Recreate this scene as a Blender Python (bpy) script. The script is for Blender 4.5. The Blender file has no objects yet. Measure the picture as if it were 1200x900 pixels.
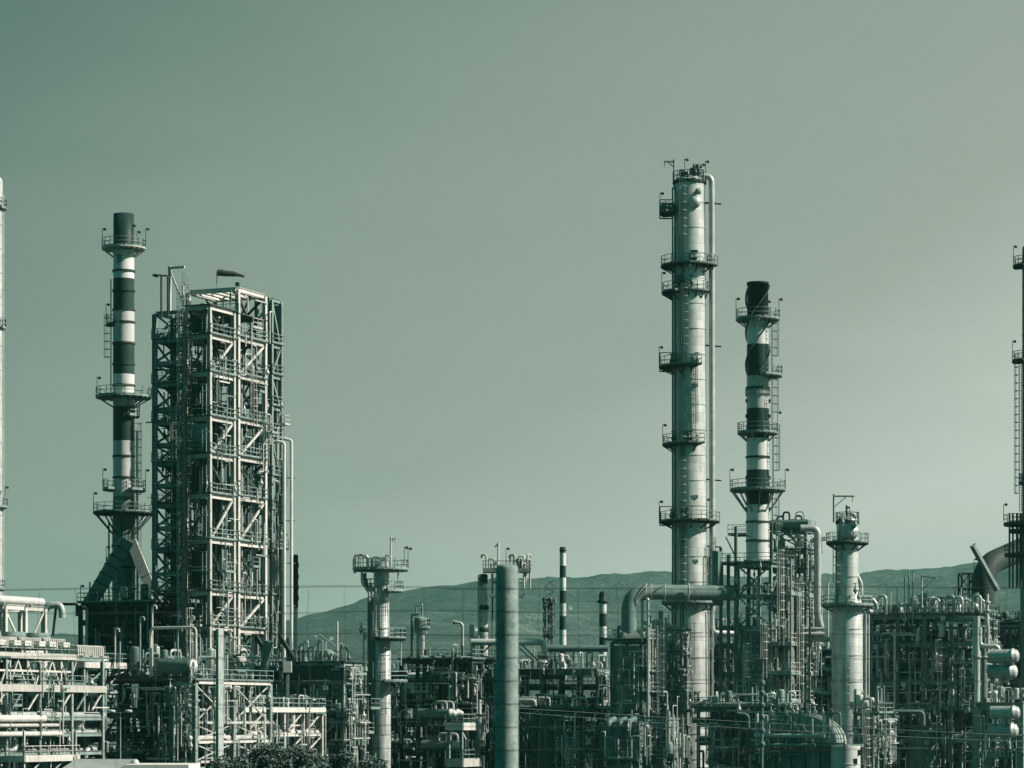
import bpy, math, random
from mathutils import Vector, Matrix, noise
R = math.radians; PI = math.pi
scene = bpy.context.scene
F = 3400.0; HC = 8.0; HY = 840.0          # focal length in photo pixels, eye height, horizon row
# ---------------- camera
cd = bpy.data.cameras.new('camera'); cam = bpy.data.objects.new('camera', cd); scene.collection.objects.link(cam)
cam.location = (0, 0, HC); cam.rotation_euler = (R(90), 0, 0)
cd.sensor_width = 36; cd.lens = F/1200*36; cd.shift_y = (HY-450)/1200
cd.clip_start = 0.5; cd.clip_end = 30000
cd.dof.use_dof = True; cd.dof.focus_distance = 340; cd.dof.aperture_fstop = 7.0
scene.camera = cam
# ---------------- light
SUN_AZ, SUN_EL = -8.0, 36.0               # azimuth from +X, minus = towards the viewer
sd = Vector((math.cos(R(SUN_AZ))*math.cos(R(SUN_EL)), math.sin(R(SUN_AZ))*math.cos(R(SUN_EL)), math.sin(R(SUN_EL))))
sl = bpy.data.lights.new('sun', 'SUN'); so = bpy.data.objects.new('sun', sl); scene.collection.objects.link(so)
sl.energy = 5.0; sl.angle = R(0.5); sl.color = (1, .81, .73)
so.rotation_euler = sd.to_track_quat('Z', 'Y').to_euler(); so.location = (60, 0, 80)
w = bpy.data.worlds.new('World'); scene.world = w; w.use_nodes = True
nt = w.node_tree; nt.nodes.clear()
def N(t, **k):
    n = nt.nodes.new(t)
    for a, b in k.items(): setattr(n, a, b)
    return n
L = lambda a, b: nt.links.new(a, b)
def mth(op, a, b=None, c=None):
    n = N('ShaderNodeMath', operation=op)
    for i, v in enumerate((a, b, c)):
        if v is None: continue
        if isinstance(v, (int, float)): n.inputs[i].default_value = v
        else: L(v, n.inputs[i])
    return n.outputs[0]
def ramp(fac, stops, interp='LINEAR'):
    n = N('ShaderNodeValToRGB'); r = n.color_ramp; r.interpolation = interp
    while len(r.elements) < len(stops): r.elements.new(.5)
    for e, (p, c) in zip(r.elements, stops):
        e.position = p; e.color = (*c, 1) if len(c) == 3 else c
    L(fac, n.inputs[0]); return n.outputs[0]
tc = N('ShaderNodeTexCoord'); sx = N('ShaderNodeSeparateXYZ'); L(tc.outputs['Generated'], sx.inputs[0])
zz = mth('MAXIMUM', sx.outputs[2], 0.0)
cn = N('ShaderNodeTexNoise'); mp = N('ShaderNodeMapping'); mp.inputs[3].default_value = (7, 7, 26)
L(tc.outputs['Generated'], mp.inputs[0]); L(mp.outputs[0], cn.inputs['Vector']); cn.inputs['Scale'].default_value = 1; cn.inputs['Detail'].default_value = 5
t = mth('MULTIPLY_ADD', sx.outputs[0], .45, .415)
t = mth('MULTIPLY_ADD', zz, -.50, t)
t = mth('ADD', t, mth('MULTIPLY', mth('EXPONENT', mth('MULTIPLY', zz, -9)), .13))
t = mth('MULTIPLY_ADD', mth('SUBTRACT', sx.outputs[1], 1), .24, t)
t = mth('MULTIPLY_ADD', mth('SUBTRACT', cn.outputs[0], .5), .05, t)
colr = ramp(t, [(0, (.002, .112, .104)), (.13, (.008, .130, .118)), (.22, (.10, .165, .135)), (.33, (.235, .295, .25)), (.42, (.315, .36, .31)), (.50, (.55, .575, .515)), (.62, (.62, .64, .57))])
sky = N('ShaderNodeTexSky', sky_type='NISHITA'); sky.sun_disc = False
sky.sun_elevation = R(SUN_EL); sky.sun_rotation = R(90-SUN_AZ)
bw = N('ShaderNodeRGBToBW'); L(sky.outputs[0], bw.inputs[0])
sc_ = N('ShaderNodeMix', data_type='RGBA', blend_type='MULTIPLY'); sc_.inputs[0].default_value = 1
L(colr, sc_.inputs[6])
cb = N('ShaderNodeCombineXYZ'); kk = mth('MULTIPLY_ADD', bw.outputs[0], 0.02, 9.9)
for i in range(3): L(kk, cb.inputs[i])
sc2 = N('ShaderNodeVectorMath', operation='MULTIPLY'); L(colr, sc2.inputs[0]); L(cb.outputs[0], sc2.inputs[1])
bg = N('ShaderNodeBackground'); bg.inputs[1].default_value = .081; L(sc2.outputs[0], bg.inputs[0])
wo = N('ShaderNodeOutputWorld'); L(bg.outputs[0], wo.inputs[0])
nt.nodes.remove(sc_)
vs = scene.view_settings; scene.display_settings.display_device = 'sRGB'
vs.view_transform = 'Standard'; vs.look = 'None'; vs.exposure = .5; vs.gamma = 1
scene.cycles.max_bounces = 5; scene.cycles.diffuse_bounces = 2; scene.cycles.glossy_bounces = 2; scene.cycles.volume_bounces = 0
scene.cycles.caustics_reflective = False; scene.cycles.caustics_refractive = False

# ---------------- materials
def material(name, build):
    global nt
    m = bpy.data.materials.new(name); m.use_nodes = True; nt = m.node_tree; nt.nodes.clear()
    out = N('ShaderNodeOutputMaterial'); b = N('ShaderNodeBsdfPrincipled'); L(b.outputs[0], out.inputs[0])
    build(b, out); return m
def mixc(f, a, b, bt='MIX'):
    n = N('ShaderNodeMix', data_type='RGBA', blend_type=bt)
    for i, v in ((0, f), (6, a), (7, b)):
        if isinstance(v, (int, float)): n.inputs[i].default_value = v
        elif isinstance(v, tuple): n.inputs[i].default_value = (*v, 1)
        else: L(v, n.inputs[i])
    return n.outputs[2]
def coord(scale=(1, 1, 1), kind='Object'):
    tc = N('ShaderNodeTexCoord'); mp = N('ShaderNodeMapping'); mp.inputs[3].default_value = scale
    L(tc.outputs[kind], mp.inputs[0]); return mp.outputs[0]
def noi(vec, scale, det=4, rough=.6):
    n = N('ShaderNodeTexNoise'); L(vec, n.inputs['Vector']); n.inputs['Scale'].default_value = scale
    n.inputs['Detail'].default_value = det; n.inputs['Roughness'].default_value = rough; return n.outputs[0]
def worn(name, c, dark, rough=.55, metal=0, amt=.75, streak=1.0, bump=0, panels=False):
    q_ = .95 if c[1] > .6 else .84
    c = (c[0]*q_, c[1], c[2]); dark = (dark[0]*q_*.96, dark[1], dark[2])
    def bd(b, out):
        v = coord((1, 1, .12)); v2 = coord()
        s = noi(v, 2.2*streak, 5); p = noi(v2, .9, 5)
        f = mth('MULTIPLY', mth('SUBTRACT', mth('MULTIPLY_ADD', s, .55, mth('MULTIPLY', p, .45)), .40), 3.6)
        f = mth('MULTIPLY', mth('MINIMUM', mth('MAXIMUM', f, 0), 1), amt)
        oi = N('ShaderNodeObjectInfo')
        base = mixc(f, c, dark)
        k = mth('MULTIPLY_ADD', oi.outputs['Random'], .3, .8)
        cb = N('ShaderNodeCombineXYZ')
        if panels:
            # insulation cladding: sheets about a metre tall, each its own tone, thin dark laps between
            tc = N('ShaderNodeTexCoord'); sp = N('ShaderNodeSeparateXYZ'); L(tc.outputs['Object'], sp.inputs[0])
            zr = mth('DIVIDE', sp.outputs[2], 1.0); zi = mth('FLOOR', zr); zf = mth('FRACT', zr)
            an = mth('MULTIPLY', mth('ARCTAN2', sp.outputs[1], sp.outputs[0]), 1.6); an = mth('ADD', an, mth('MULTIPLY', zi, .37))
            ai = mth('FLOOR', an)
            wn = N('ShaderNodeTexWhiteNoise', noise_dimensions='2D'); cx = N('ShaderNodeCombineXYZ'); L(zi, cx.inputs[0]); L(ai, cx.inputs[1]); L(cx.outputs[0], wn.inputs['Vector'])
            k = mth('MULTIPLY', k, mth('MULTIPLY_ADD', wn.outputs[0], .20, .9))
            lap = mth('LESS_THAN', zf, .05)
            k = mth('MULTIPLY', k, mth('MULTIPLY_ADD', lap, -.28, 1))
        for i in range(3): L(k, cb.inputs[i])
        base = mixc(1.0, base, cb.outputs[0], 'MULTIPLY')
        L(base, b.inputs['Base Color']); b.inputs['Roughness'].default_value = rough; b.inputs['Metallic'].default_value = metal; b.inputs['Specular IOR Level'].default_value = .15
        if bump:
            bn = N('ShaderNodeBump'); bn.inputs['Strength'].default_value = bump; bn.inputs['Distance'].default_value = .05
            L(noi(v2, 7, 4), bn.inputs['Height']); L(bn.outputs[0], b.inputs['Normal'])
    return material(name, bd)
MT = dict(
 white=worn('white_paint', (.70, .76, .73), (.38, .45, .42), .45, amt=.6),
 dark=worn('dark_band_paint', (.016, .050, .046), (.040, .080, .074), .5, amt=.6),
 clad=worn('aluminium_cladding', (.62, .69, .66), (.32, .40, .37), .38, metal=.25, amt=.7, panels=True),
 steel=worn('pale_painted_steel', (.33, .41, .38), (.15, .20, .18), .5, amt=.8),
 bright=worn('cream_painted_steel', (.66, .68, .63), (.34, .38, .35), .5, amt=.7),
 dsteel=worn('weathered_and_shade_toned_steel', (.050, .080, .072), (.022, .036, .032), .6, amt=.9),  # weathered steel; on some braces and the curved duct its tone paints shade
 grate=worn('grating_steel', (.07, .10, .09), (.035, .05, .045), .65, amt=.8),
 pipe=worn('lagged_pipe', (.58, .65, .62), (.28, .35, .32), .38, metal=.3, amt=.7),
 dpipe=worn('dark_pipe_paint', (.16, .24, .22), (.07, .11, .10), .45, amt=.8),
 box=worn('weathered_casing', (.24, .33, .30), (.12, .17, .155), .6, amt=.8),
 black=worn('sooty_metal', (.016, .034, .031), (.012, .022, .020), .7, amt=.7),
 conc=worn('rough_concrete', (.46, .50, .46), (.20, .24, .22), .85, amt=.9, streak=3, bump=.5),
 roofw=worn('white_roofing', (.80, .79, .74), (.62, .62, .58), .7, amt=.5),
 wire=worn('galvanised_wire', (.07, .09, .085), (.04, .05, .05), .7),
 cloth=worn('faded_cloth', (.07, .085, .08), (.04, .05, .045), .9, streak=3),
 bark=worn('bark', (.10, .09, .075), (.05, .045, .04), .9, streak=3),
)
def pst(b, out):
    v = coord(); a = noi(v, 14, 6, .75); c_ = noi(v, 55, 4, .7); d_ = noi(coord((1, 1, .3)), 6, 4)
    f = mth('MULTIPLY', mth('SUBTRACT', mth('MULTIPLY_ADD', a, .45, mth('MULTIPLY_ADD', c_, .3, mth('MULTIPLY', d_, .25))), .36), 3.4)
    L(ramp(f, [(0, (.05, .12, .11)), (.35, (.17, .28, .255)), (.7, (.27, .38, .35)), (1, (.42, .50, .46))]), b.inputs['Base Color']); b.inputs['Roughness'].default_value = .9
    bn = N('ShaderNodeBump'); bn.inputs['Strength'].default_value = .6; bn.inputs['Distance'].default_value = .003; L(c_, bn.inputs['Height']); L(bn.outputs[0], b.inputs['Normal'])
MT['postc'] = material('mottled_cast_concrete', pst)
def fol(b, out):
    v = coord(); n = noi(v, .8, 3); n2 = noi(v, 9, 2)
    g = mixc(mth('MULTIPLY_ADD', n2, .5, mth('MULTIPLY', n, .5)), (.035, .085, .072), (.11, .20, .165))
    L(g, b.inputs['Base Color']); b.inputs['Roughness'].default_value = .7
MT['leaf'] = material('dull_green_foliage', fol)
def hillm(b, out):
    v = coord(kind='Object'); n = noi(v, .0035, 6, .65); n2 = noi(v, .045, 4, .7); n3 = noi(coord((1, 1, .3)), .012, 5, .7)
    n4 = noi(v, .22, 3, .8)
    f = mth('ADD', mth('MULTIPLY', n, .25), mth('ADD', mth('MULTIPLY', n2, .25), mth('MULTIPLY_ADD', n3, .22, mth('MULTIPLY', n4, .28))))
    f = mth('MULTIPLY', mth('SUBTRACT', f, .36), 3.6)
    c = ramp(f, [(0, (.003, .014, .013)), (.4, (.020, .048, .042)), (.65, (.055, .095, .082)), (1, (.20, .27, .235))])
    L(c, b.inputs['Base Color']); b.inputs['Roughness'].default_value = .95
    bn = N('ShaderNodeBump'); bn.inputs['Strength'].default_value = 1; bn.inputs['Distance'].default_value = 9; L(n2, bn.inputs['Height']); L(bn.outputs[0], b.inputs['Normal'])
MT['hill'] = material('scrubby_hillside', hillm)
def grd(b, out):
    v = coord(); n = noi(v, .08, 6); n2 = noi(v, 1.7, 4)
    c = ramp(mth('MULTIPLY_ADD', n2, .4, mth('MULTIPLY', n, .6)), [(.3, (.010, .028, .025)), (.5, (.018, .045, .040)), (.7, (.035, .070, .062))])
    L(c, b.inputs['Base Color']); b.inputs['Roughness'].default_value = .95
MT['ground'] = material('dusty_ground', grd)

# ---------------- mesh building
class M:
    def __init__(s): s.v = []; s.f = []; s.sm = []
    def add(s, vs, fs, sm=False):
        o = len(s.v); s.v += [tuple(x) for x in vs]; s.f += [tuple(i+o for i in f) for f in fs]; s.sm += [sm]*len(fs); return s
    def box(s, x0, x1, y0, y1, z0, z1):
        return s.add([(x0,y0,z0),(x1,y0,z0),(x1,y1,z0),(x0,y1,z0),(x0,y0,z1),(x1,y0,z1),(x1,y1,z1),(x0,y1,z1)],
                     [(0,3,2,1),(4,5,6,7),(0,1,5,4),(1,2,6,5),(2,3,7,6),(3,0,4,7)])
    def bar(s, a, b, w_, h, up=None):
        a = Vector(a); b = Vector(b); d = (b-a).normalized()
        u = Vector(up) if up else (Vector((0,0,1)) if abs(d.z) < .95 else Vector((0,1,0)))
        x = d.cross(u).normalized()*(w_/2); y = x.normalized().cross(d)*(h/2)
        p = [a-x-y, a+x-y, a+x+y, a-x+y, b-x-y, b+x-y, b+x+y, b-x+y]
        return s.add(p, [(0,3,2,1),(4,5,6,7),(0,1,5,4),(1,2,6,5),(2,3,7,6),(3,0,4,7)])
    def ibeam(s, a, b, w_, h, up=None):
        # rolled section: two flanges and a web
        a = Vector(a); b = Vector(b); d = (b-a).normalized()
        u = Vector(up) if up else (Vector((0,0,1)) if abs(d.z) < .95 else Vector((0,1,0)))
        x = d.cross(u).normalized(); y = x.cross(d)
        t_ = .12*h
        s.bar(a+y*(h-t_)/2, b+y*(h-t_)/2, w_, t_, u); s.bar(a-y*(h-t_)/2, b-y*(h-t_)/2, w_, t_, u)
        return s.bar(a, b, w_*.16, h-2*t_-.004, u)
    def sweep(s, pts, r, n=10, caps=True, sm=True):
        pts = [Vector(p) for p in pts]; rs = r if isinstance(r, (list, tuple)) else [r]*len(pts)
        d0 = (pts[1]-pts[0]).normalized(); u = Vector((0,0,1)) if abs(d0.z) < .9 else Vector((1,0,0))
        x = d0.cross(u).normalized(); vs = []; fs = []
        for i, p in enumerate(pts):
            if i == 0: d = pts[1]-p
            elif i == len(pts)-1: d = p-pts[i-1]
            else: d = (pts[i+1]-p).normalized()+(p-pts[i-1]).normalized()
            d.normalize(); x = (x-d*x.dot(d)).normalized(); y = d.cross(x)
            for k in range(n):
                a = 2*PI*k/n; vs.append(p+(x*math.cos(a)+y*math.sin(a))*rs[i])
        for i in range(len(pts)-1):
            for k in range(n):
                a = i*n+k; b = i*n+(k+1) % n; fs.append((a, b, b+n, a+n))
        s.add(vs, fs, sm)
        if caps:
            m = len(pts)-1
            s.add(vs[:n], [tuple(reversed(range(n)))]); s.add(vs[m*n:], [tuple(range(n))])
        return s
    def tube(s, a, b, r, n=8, caps=True): return s.sweep([a, b], r, n, caps)
    def pipe(s, pts, r, bend=None, n=8, k=4):
        pts = [Vector(p) for p in pts]; bend = bend or r*2.6; out = [pts[0]]
        for i in range(1, len(pts)-1):
            a, p, b = pts[i-1], pts[i], pts[i+1]
            e = min(bend, (a-p).length*.49, (b-p).length*.49); A = p+(a-p).normalized()*e; B = p+(b-p).normalized()*e
            for j in range(k+1):
                t_ = j/k; out.append(A.lerp(p, t_).lerp(p.lerp(B, t_), t_))
        out.append(pts[-1]); return s.sweep(out, r, n)
    def lathe(s, prof, n=32, c=(0,0,0), a0=0, a1=2*PI, axis='z', sm=True):
        full = abs(a1-a0-2*PI) < 1e-6; m = n if full else n+1; vs = []; fs = []
        for r, z in prof:
            for k in range(m):
                a = a0+(a1-a0)*k/n; x, y = r*math.cos(a), r*math.sin(a)
                q = (x, y, z) if axis == 'z' else ((z, x, y) if axis == 'x' else (y, z, x))
                vs.append((q[0]+c[0], q[1]+c[1], q[2]+c[2]))
        for i in range(len(prof)-1):
            for k in range(n):
                a = i*m+k; b = i*m+(k+1) % m; fs.append((a, b, b+m, a+m))
        return s.add(vs, fs, sm)
    def merge(s, o, off=(0,0,0)):
        return_ = len(s.v); s.v += [(x+off[0], y+off[1], z+off[2]) for x, y, z in o.v]; s.f += [tuple(i+return_ for i in f) for f in o.f]; s.sm += o.sm; return s
def link(name, m, mat, parent=None):
    me = bpy.data.meshes.new(name); me.from_pydata(m.v, [], m.f)
    me.polygons.foreach_set('use_smooth', m.sm); me.materials.append(MT[mat] if isinstance(mat, str) else mat); me.update()
    o = bpy.data.objects.new(name, me); scene.collection.objects.link(o)
    if parent is not None: o.parent = parent
    return o
CAP = 92; OVER = object(); ALL = []
class Thing:
    def __init__(s, name, label, cat, loc=(0,0,0), rz=0, group=None):
        o = bpy.data.objects.new(name, None); scene.collection.objects.link(o); o.location = loc; o.rotation_euler = (0, 0, rz)
        o['label'] = label; o['category'] = cat
        if group: o['group'] = group
        s.o = o; s.n = {}; s.over = {}; ALL.append(s)
    def part(s, name, m, mat, parent=None, label=None):
        k = s.n.get(name, 0); s.n[name] = k+1
        if k >= CAP or parent is OVER:
            s.over.setdefault((name, mat), M()).merge(m); return OVER
        o = link(name, m, mat, parent if parent is not None else s.o)
        if label: o['label'] = label
        return o
def finish():
    for T in ALL:
        done = {}
        for (name, mat), m in T.over.items():
            done.setdefault(name, []).append((mat, m))
        for name, lst in done.items():
            big = M(); mats = []; idx = []
            for mat, m in lst:
                if mat not in mats: mats.append(mat)
                idx += [mats.index(mat)]*len(m.f); big.merge(m)
            o = link(name, big, mats[0], T.o); o['kind'] = 'stuff'
            for mt in mats[1:]: o.data.materials.append(MT[mt])
            o.data.polygons.foreach_set('material_index', idx)
def single(name, m, mat, label, cat, loc=(0,0,0), rz=0, group=None):
    o = link(name, m, mat); o.location = loc; o.rotation_euler = (0,0,rz); o['label'] = label; o['category'] = cat
    if group: o['group'] = group
    return o
def S(Y): return Y/F
def X(px, Y): return (px-600)*Y/F
def Z(py, Y): return HC+(HY-py)*Y/F

# ---------------- small builders
def rail(m, pts, h=1.1, closed=False, r=.032, step=1.5, toe=True):
    pts = [Vector(p) for p in pts]
    if closed: pts = pts+[pts[0]]
    for a, b in zip(pts, pts[1:]):
        Ln = (b-a).length; n = max(1, round(Ln/step))
        for i in range(n+(0 if closed else 1)):
            p = a.lerp(b, i/n); m.bar(p, p+Vector((0,0,h)), r*1.8, r*1.8)
        for z in (h, h*.55): m.bar(a+Vector((0,0,z)), b+Vector((0,0,z)), r*2, r*2)
        if toe: m.bar(a+Vector((0,0,.09)), b+Vector((0,0,.09)), .02, .17)
    return m
def arcpts(r, a0, a1, z, step=R(20)):
    n = max(2, math.ceil(abs(a1-a0)/step)); return [(r*math.cos(a0+(a1-a0)*i/n), r*math.sin(a0+(a1-a0)*i/n), z) for i in range(n+1)]
def ring_platform(T, ri, ro, z, a0=0, a1=360, mat='steel', rmat='steel', brackets=0, lamps=(), h=1.1, c=(0,0), drop=2.0):
    A0, A1 = R(a0), R(a1); full = a1-a0 >= 359; n = max(4, int((A1-A0)/R(15)))
    m = M().lathe([(ri, z-.12), (ro, z-.12), (ro, z+.02), (ri, z+.02), (ri, z-.12)], n, (c[0], c[1], 0), A0, A1 if not full else A0+2*PI, sm=False)
    if not full:
        for a in (A0, A1):
            m.bar((c[0]+ri*math.cos(a), c[1]+ri*math.sin(a), z-.05), (c[0]+ro*math.cos(a), c[1]+ro*math.sin(a), z-.05), .08, .16)
    # radial joists under the grating
    for k in range(n):
        a = A0+(A1-A0)*(k+.5)/n; m.bar((c[0]+ri*math.cos(a), c[1]+ri*math.sin(a), z-.2), (c[0]+ro*.97*math.cos(a), c[1]+ro*.97*math.sin(a), z-.18), .09, .18)
    p = T.part('platform', m, mat)
    P = arcpts(ro-.05, A0, A1, z)
    rm = M()
    P = [(x+c[0], y+c[1], q) for x, y, q in P]
    if not full: P = [(c[0]+(ri+.1)*math.cos(A0), c[1]+(ri+.1)*math.sin(A0), z)]+P+[(c[0]+(ri+.1)*math.cos(A1), c[1]+(ri+.1)*math.sin(A1), z)]
    rail(rm, P, h); T.part('railing', rm, rmat, p)
    if brackets:
        for k in range(brackets):
            a = A0+(A1-A0)*(k+.5)/brackets
            bm = M().bar((c[0]+ro*.93*math.cos(a), c[1]+ro*.93*math.sin(a), z-.2), (c[0]+ri*math.cos(a), c[1]+ri*math.sin(a), z-drop), .14, .14)
            T.part('bracket', bm, mat, p)
    for a in lamps:
        lamp(T, (c[0]+(ro-.05)*math.cos(R(a)), c[1]+(ro-.05)*math.sin(R(a)), z+.5))
    return p
def lamp(T, p, h=1.9, parent=None):
    x, y, z = p
    m = M().tube((x,y,z), (x,y,z+h), .04, 6); m.bar((x-.02,y,z+h), (x+.38,y,z+h+.05), .1, .08)
    m.lathe([(.0,0),(.16,.02),(.2,.12),(.1,.3),(0,.32)], 8, (x+.3,y,z+h-.2)); T.part('platform_lamp', m, 'dsteel', parent)
def ladder(T, x, y, z0, z1, ax=(1,0), cage=True, mat='steel', w_=.5, out=None):
    """ax: unit vector along the rungs; cage bulges to out side"""
    ax = Vector((ax[0], ax[1], 0)); ou = Vector((ax.y, -ax.x, 0)) if out is None else Vector((*out, 0)); c = Vector((x, y, 0))
    m = M()
    for s_ in (-1, 1):
        a = c+ax*w_/2*s_; m.bar(a+Vector((0,0,z0)), a+Vector((0,0,z1)), .07, .07)
    z = z0+.2
    while z < z1: m.bar(c-ax*w_/2+Vector((0,0,z)), c+ax*w_/2+Vector((0,0,z)), .035, .035); z += .34
    o = T.part('ladder', m, mat)
    if cage and z1-z0 > 3:
        m = M(); z = z0+2.2
        def cp(a): return c+ax*.42*math.cos(a)+ou*(.12+.7*math.sin(a))
        while z <= z1+1.0:
            for k in range(6):
                m.bar(cp(PI*k/6)+Vector((0,0,z)), cp(PI*(k+1)/6)+Vector((0,0,z)), .02, .07)
            z += .95
        for k in (1, 2, 3, 4, 5): m.bar(cp(PI*k/6)+Vector((0,0,z0+2.2)), cp(PI*k/6)+Vector((0,0,z1+1)), .04, .03)
        T.part('safety_cage', m, mat, o)
def flange(m, p, d, r):
    p = Vector(p); d = Vector(d).normalized()*.06; m.tube(p-d, p+d, r*1.5, 10)
def valve(p, r=.12, d=(0,0,1)):
    m = M(); x, y, z = p
    m.tube((x,y,z), (x,y,z+.9), r, 8); m.lathe([(0,0),(r*1.9,.0),(r*2.1,.2),(r*1.2,.42),(r*.5,.6),(r*.5,.95)], 8, (x,y,z+.25))
    m.lathe([(r*1.2,0),(r*2.4,0),(r*2.4,.06),(r*1.2,.06)], 10, (x,y,z+1.2)); m.tube((x,y,z+.9),(x,y,z+1.3),.03,5)
    return m
def gooseneck(x, y, z, h, r, ang=0, w_=.8):
    c, s_ = math.cos(ang), math.sin(ang); return M().pipe([(x,y,z),(x,y,z+h),(x+w_*c,y+w_*s_,z+h),(x+w_*c,y+w_*s_,z+h-w_*.7)], r, r*2.5, 8)
def vdrum(m, x, y, z, r, h, n=16):
    m.lathe([(0,0),(r*.6,.05*r),(r*.95,.3*r),(r,.5*r),(r,h-.5*r),(r*.95,h-.3*r),(r*.6,h-.05*r),(0,h)], n, (x,y,z)); return m
def hdrum(m, x, y, z, r, l, axis='x', n=16):
    m.lathe([(0,-l/2),(r*.6,-l/2+.05*r),(r*.95,-l/2+.3*r),(r,-l/2+.5*r),(r,l/2-.5*r),(r*.95,l/2-.3*r),(r*.6,l/2-.05*r),(0,l/2)], n, (x,y,z), axis=axis); return m
def clutter(T, u0, u1, v0, v1, z, n, seed, pal=('pipe','dpipe','steel','bright'), hmax=2.6, names=None):
    rnd = random.Random(seed)
    for i in range(n):
        u = rnd.uniform(u0, u1); v = rnd.uniform(v0, v1); k = rnd.random(); mt = rnd.choice(pal)
        if k < .2: T.part('vent_pipe', gooseneck(u, v, z, rnd.uniform(1, hmax), rnd.uniform(.07, .16), rnd.uniform(0, 6.28), rnd.uniform(.5, 1)), mt)
        elif k < .42: T.part('valve', valve((u, v, z), rnd.uniform(.09, .17)), mt)
        elif k < .55:
            m = M().tube((u,v,z), (u,v,z+rnd.uniform(1.5,hmax+.8)), rnd.uniform(.05,.12), 8); flange(m, (u,v,z+.7), (0,0,1), .12); T.part('pipe', m, mt)
        elif k < .8:
            a = rnd.choice(((1,0),(0,1))); l = rnd.uniform(1.5, 5)*rnd.choice((-1, 1)); h = rnd.uniform(.5, hmax*.8); r = rnd.uniform(.08, .2)
            u2 = min(max(u+a[0]*l, u0), u1); v2 = min(max(v+a[1]*l, v0), v1)
            if abs(u2-u)+abs(v2-v) < .8: continue
            T.part('pipe', M().pipe([(u,v,z),(u,v,z+h),(u2,v2,z+h),(u2,v2,z)], r, r*3), mt)
        elif k < .88: T.part('small_vessel', vdrum(M(), u, v, z+.3, rnd.uniform(.3,.5), rnd.uniform(1.2, hmax)), mt)
        elif k < .94: T.part('cabinet', M().box(u-.3,u+.3,v-.2,v+.2,z+.02,z+rnd.uniform(.8,1.4)), mt)
        else:
            m = hdrum(M(), u, v, z+.9, rnd.uniform(.3,.45), rnd.uniform(1.4,2.4), rnd.choice('xy'), 12); m.box(u-.2,u+.2,v-.2,v+.2,z+.02,z+.7); T.part('small_drum', m, mt)

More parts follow.
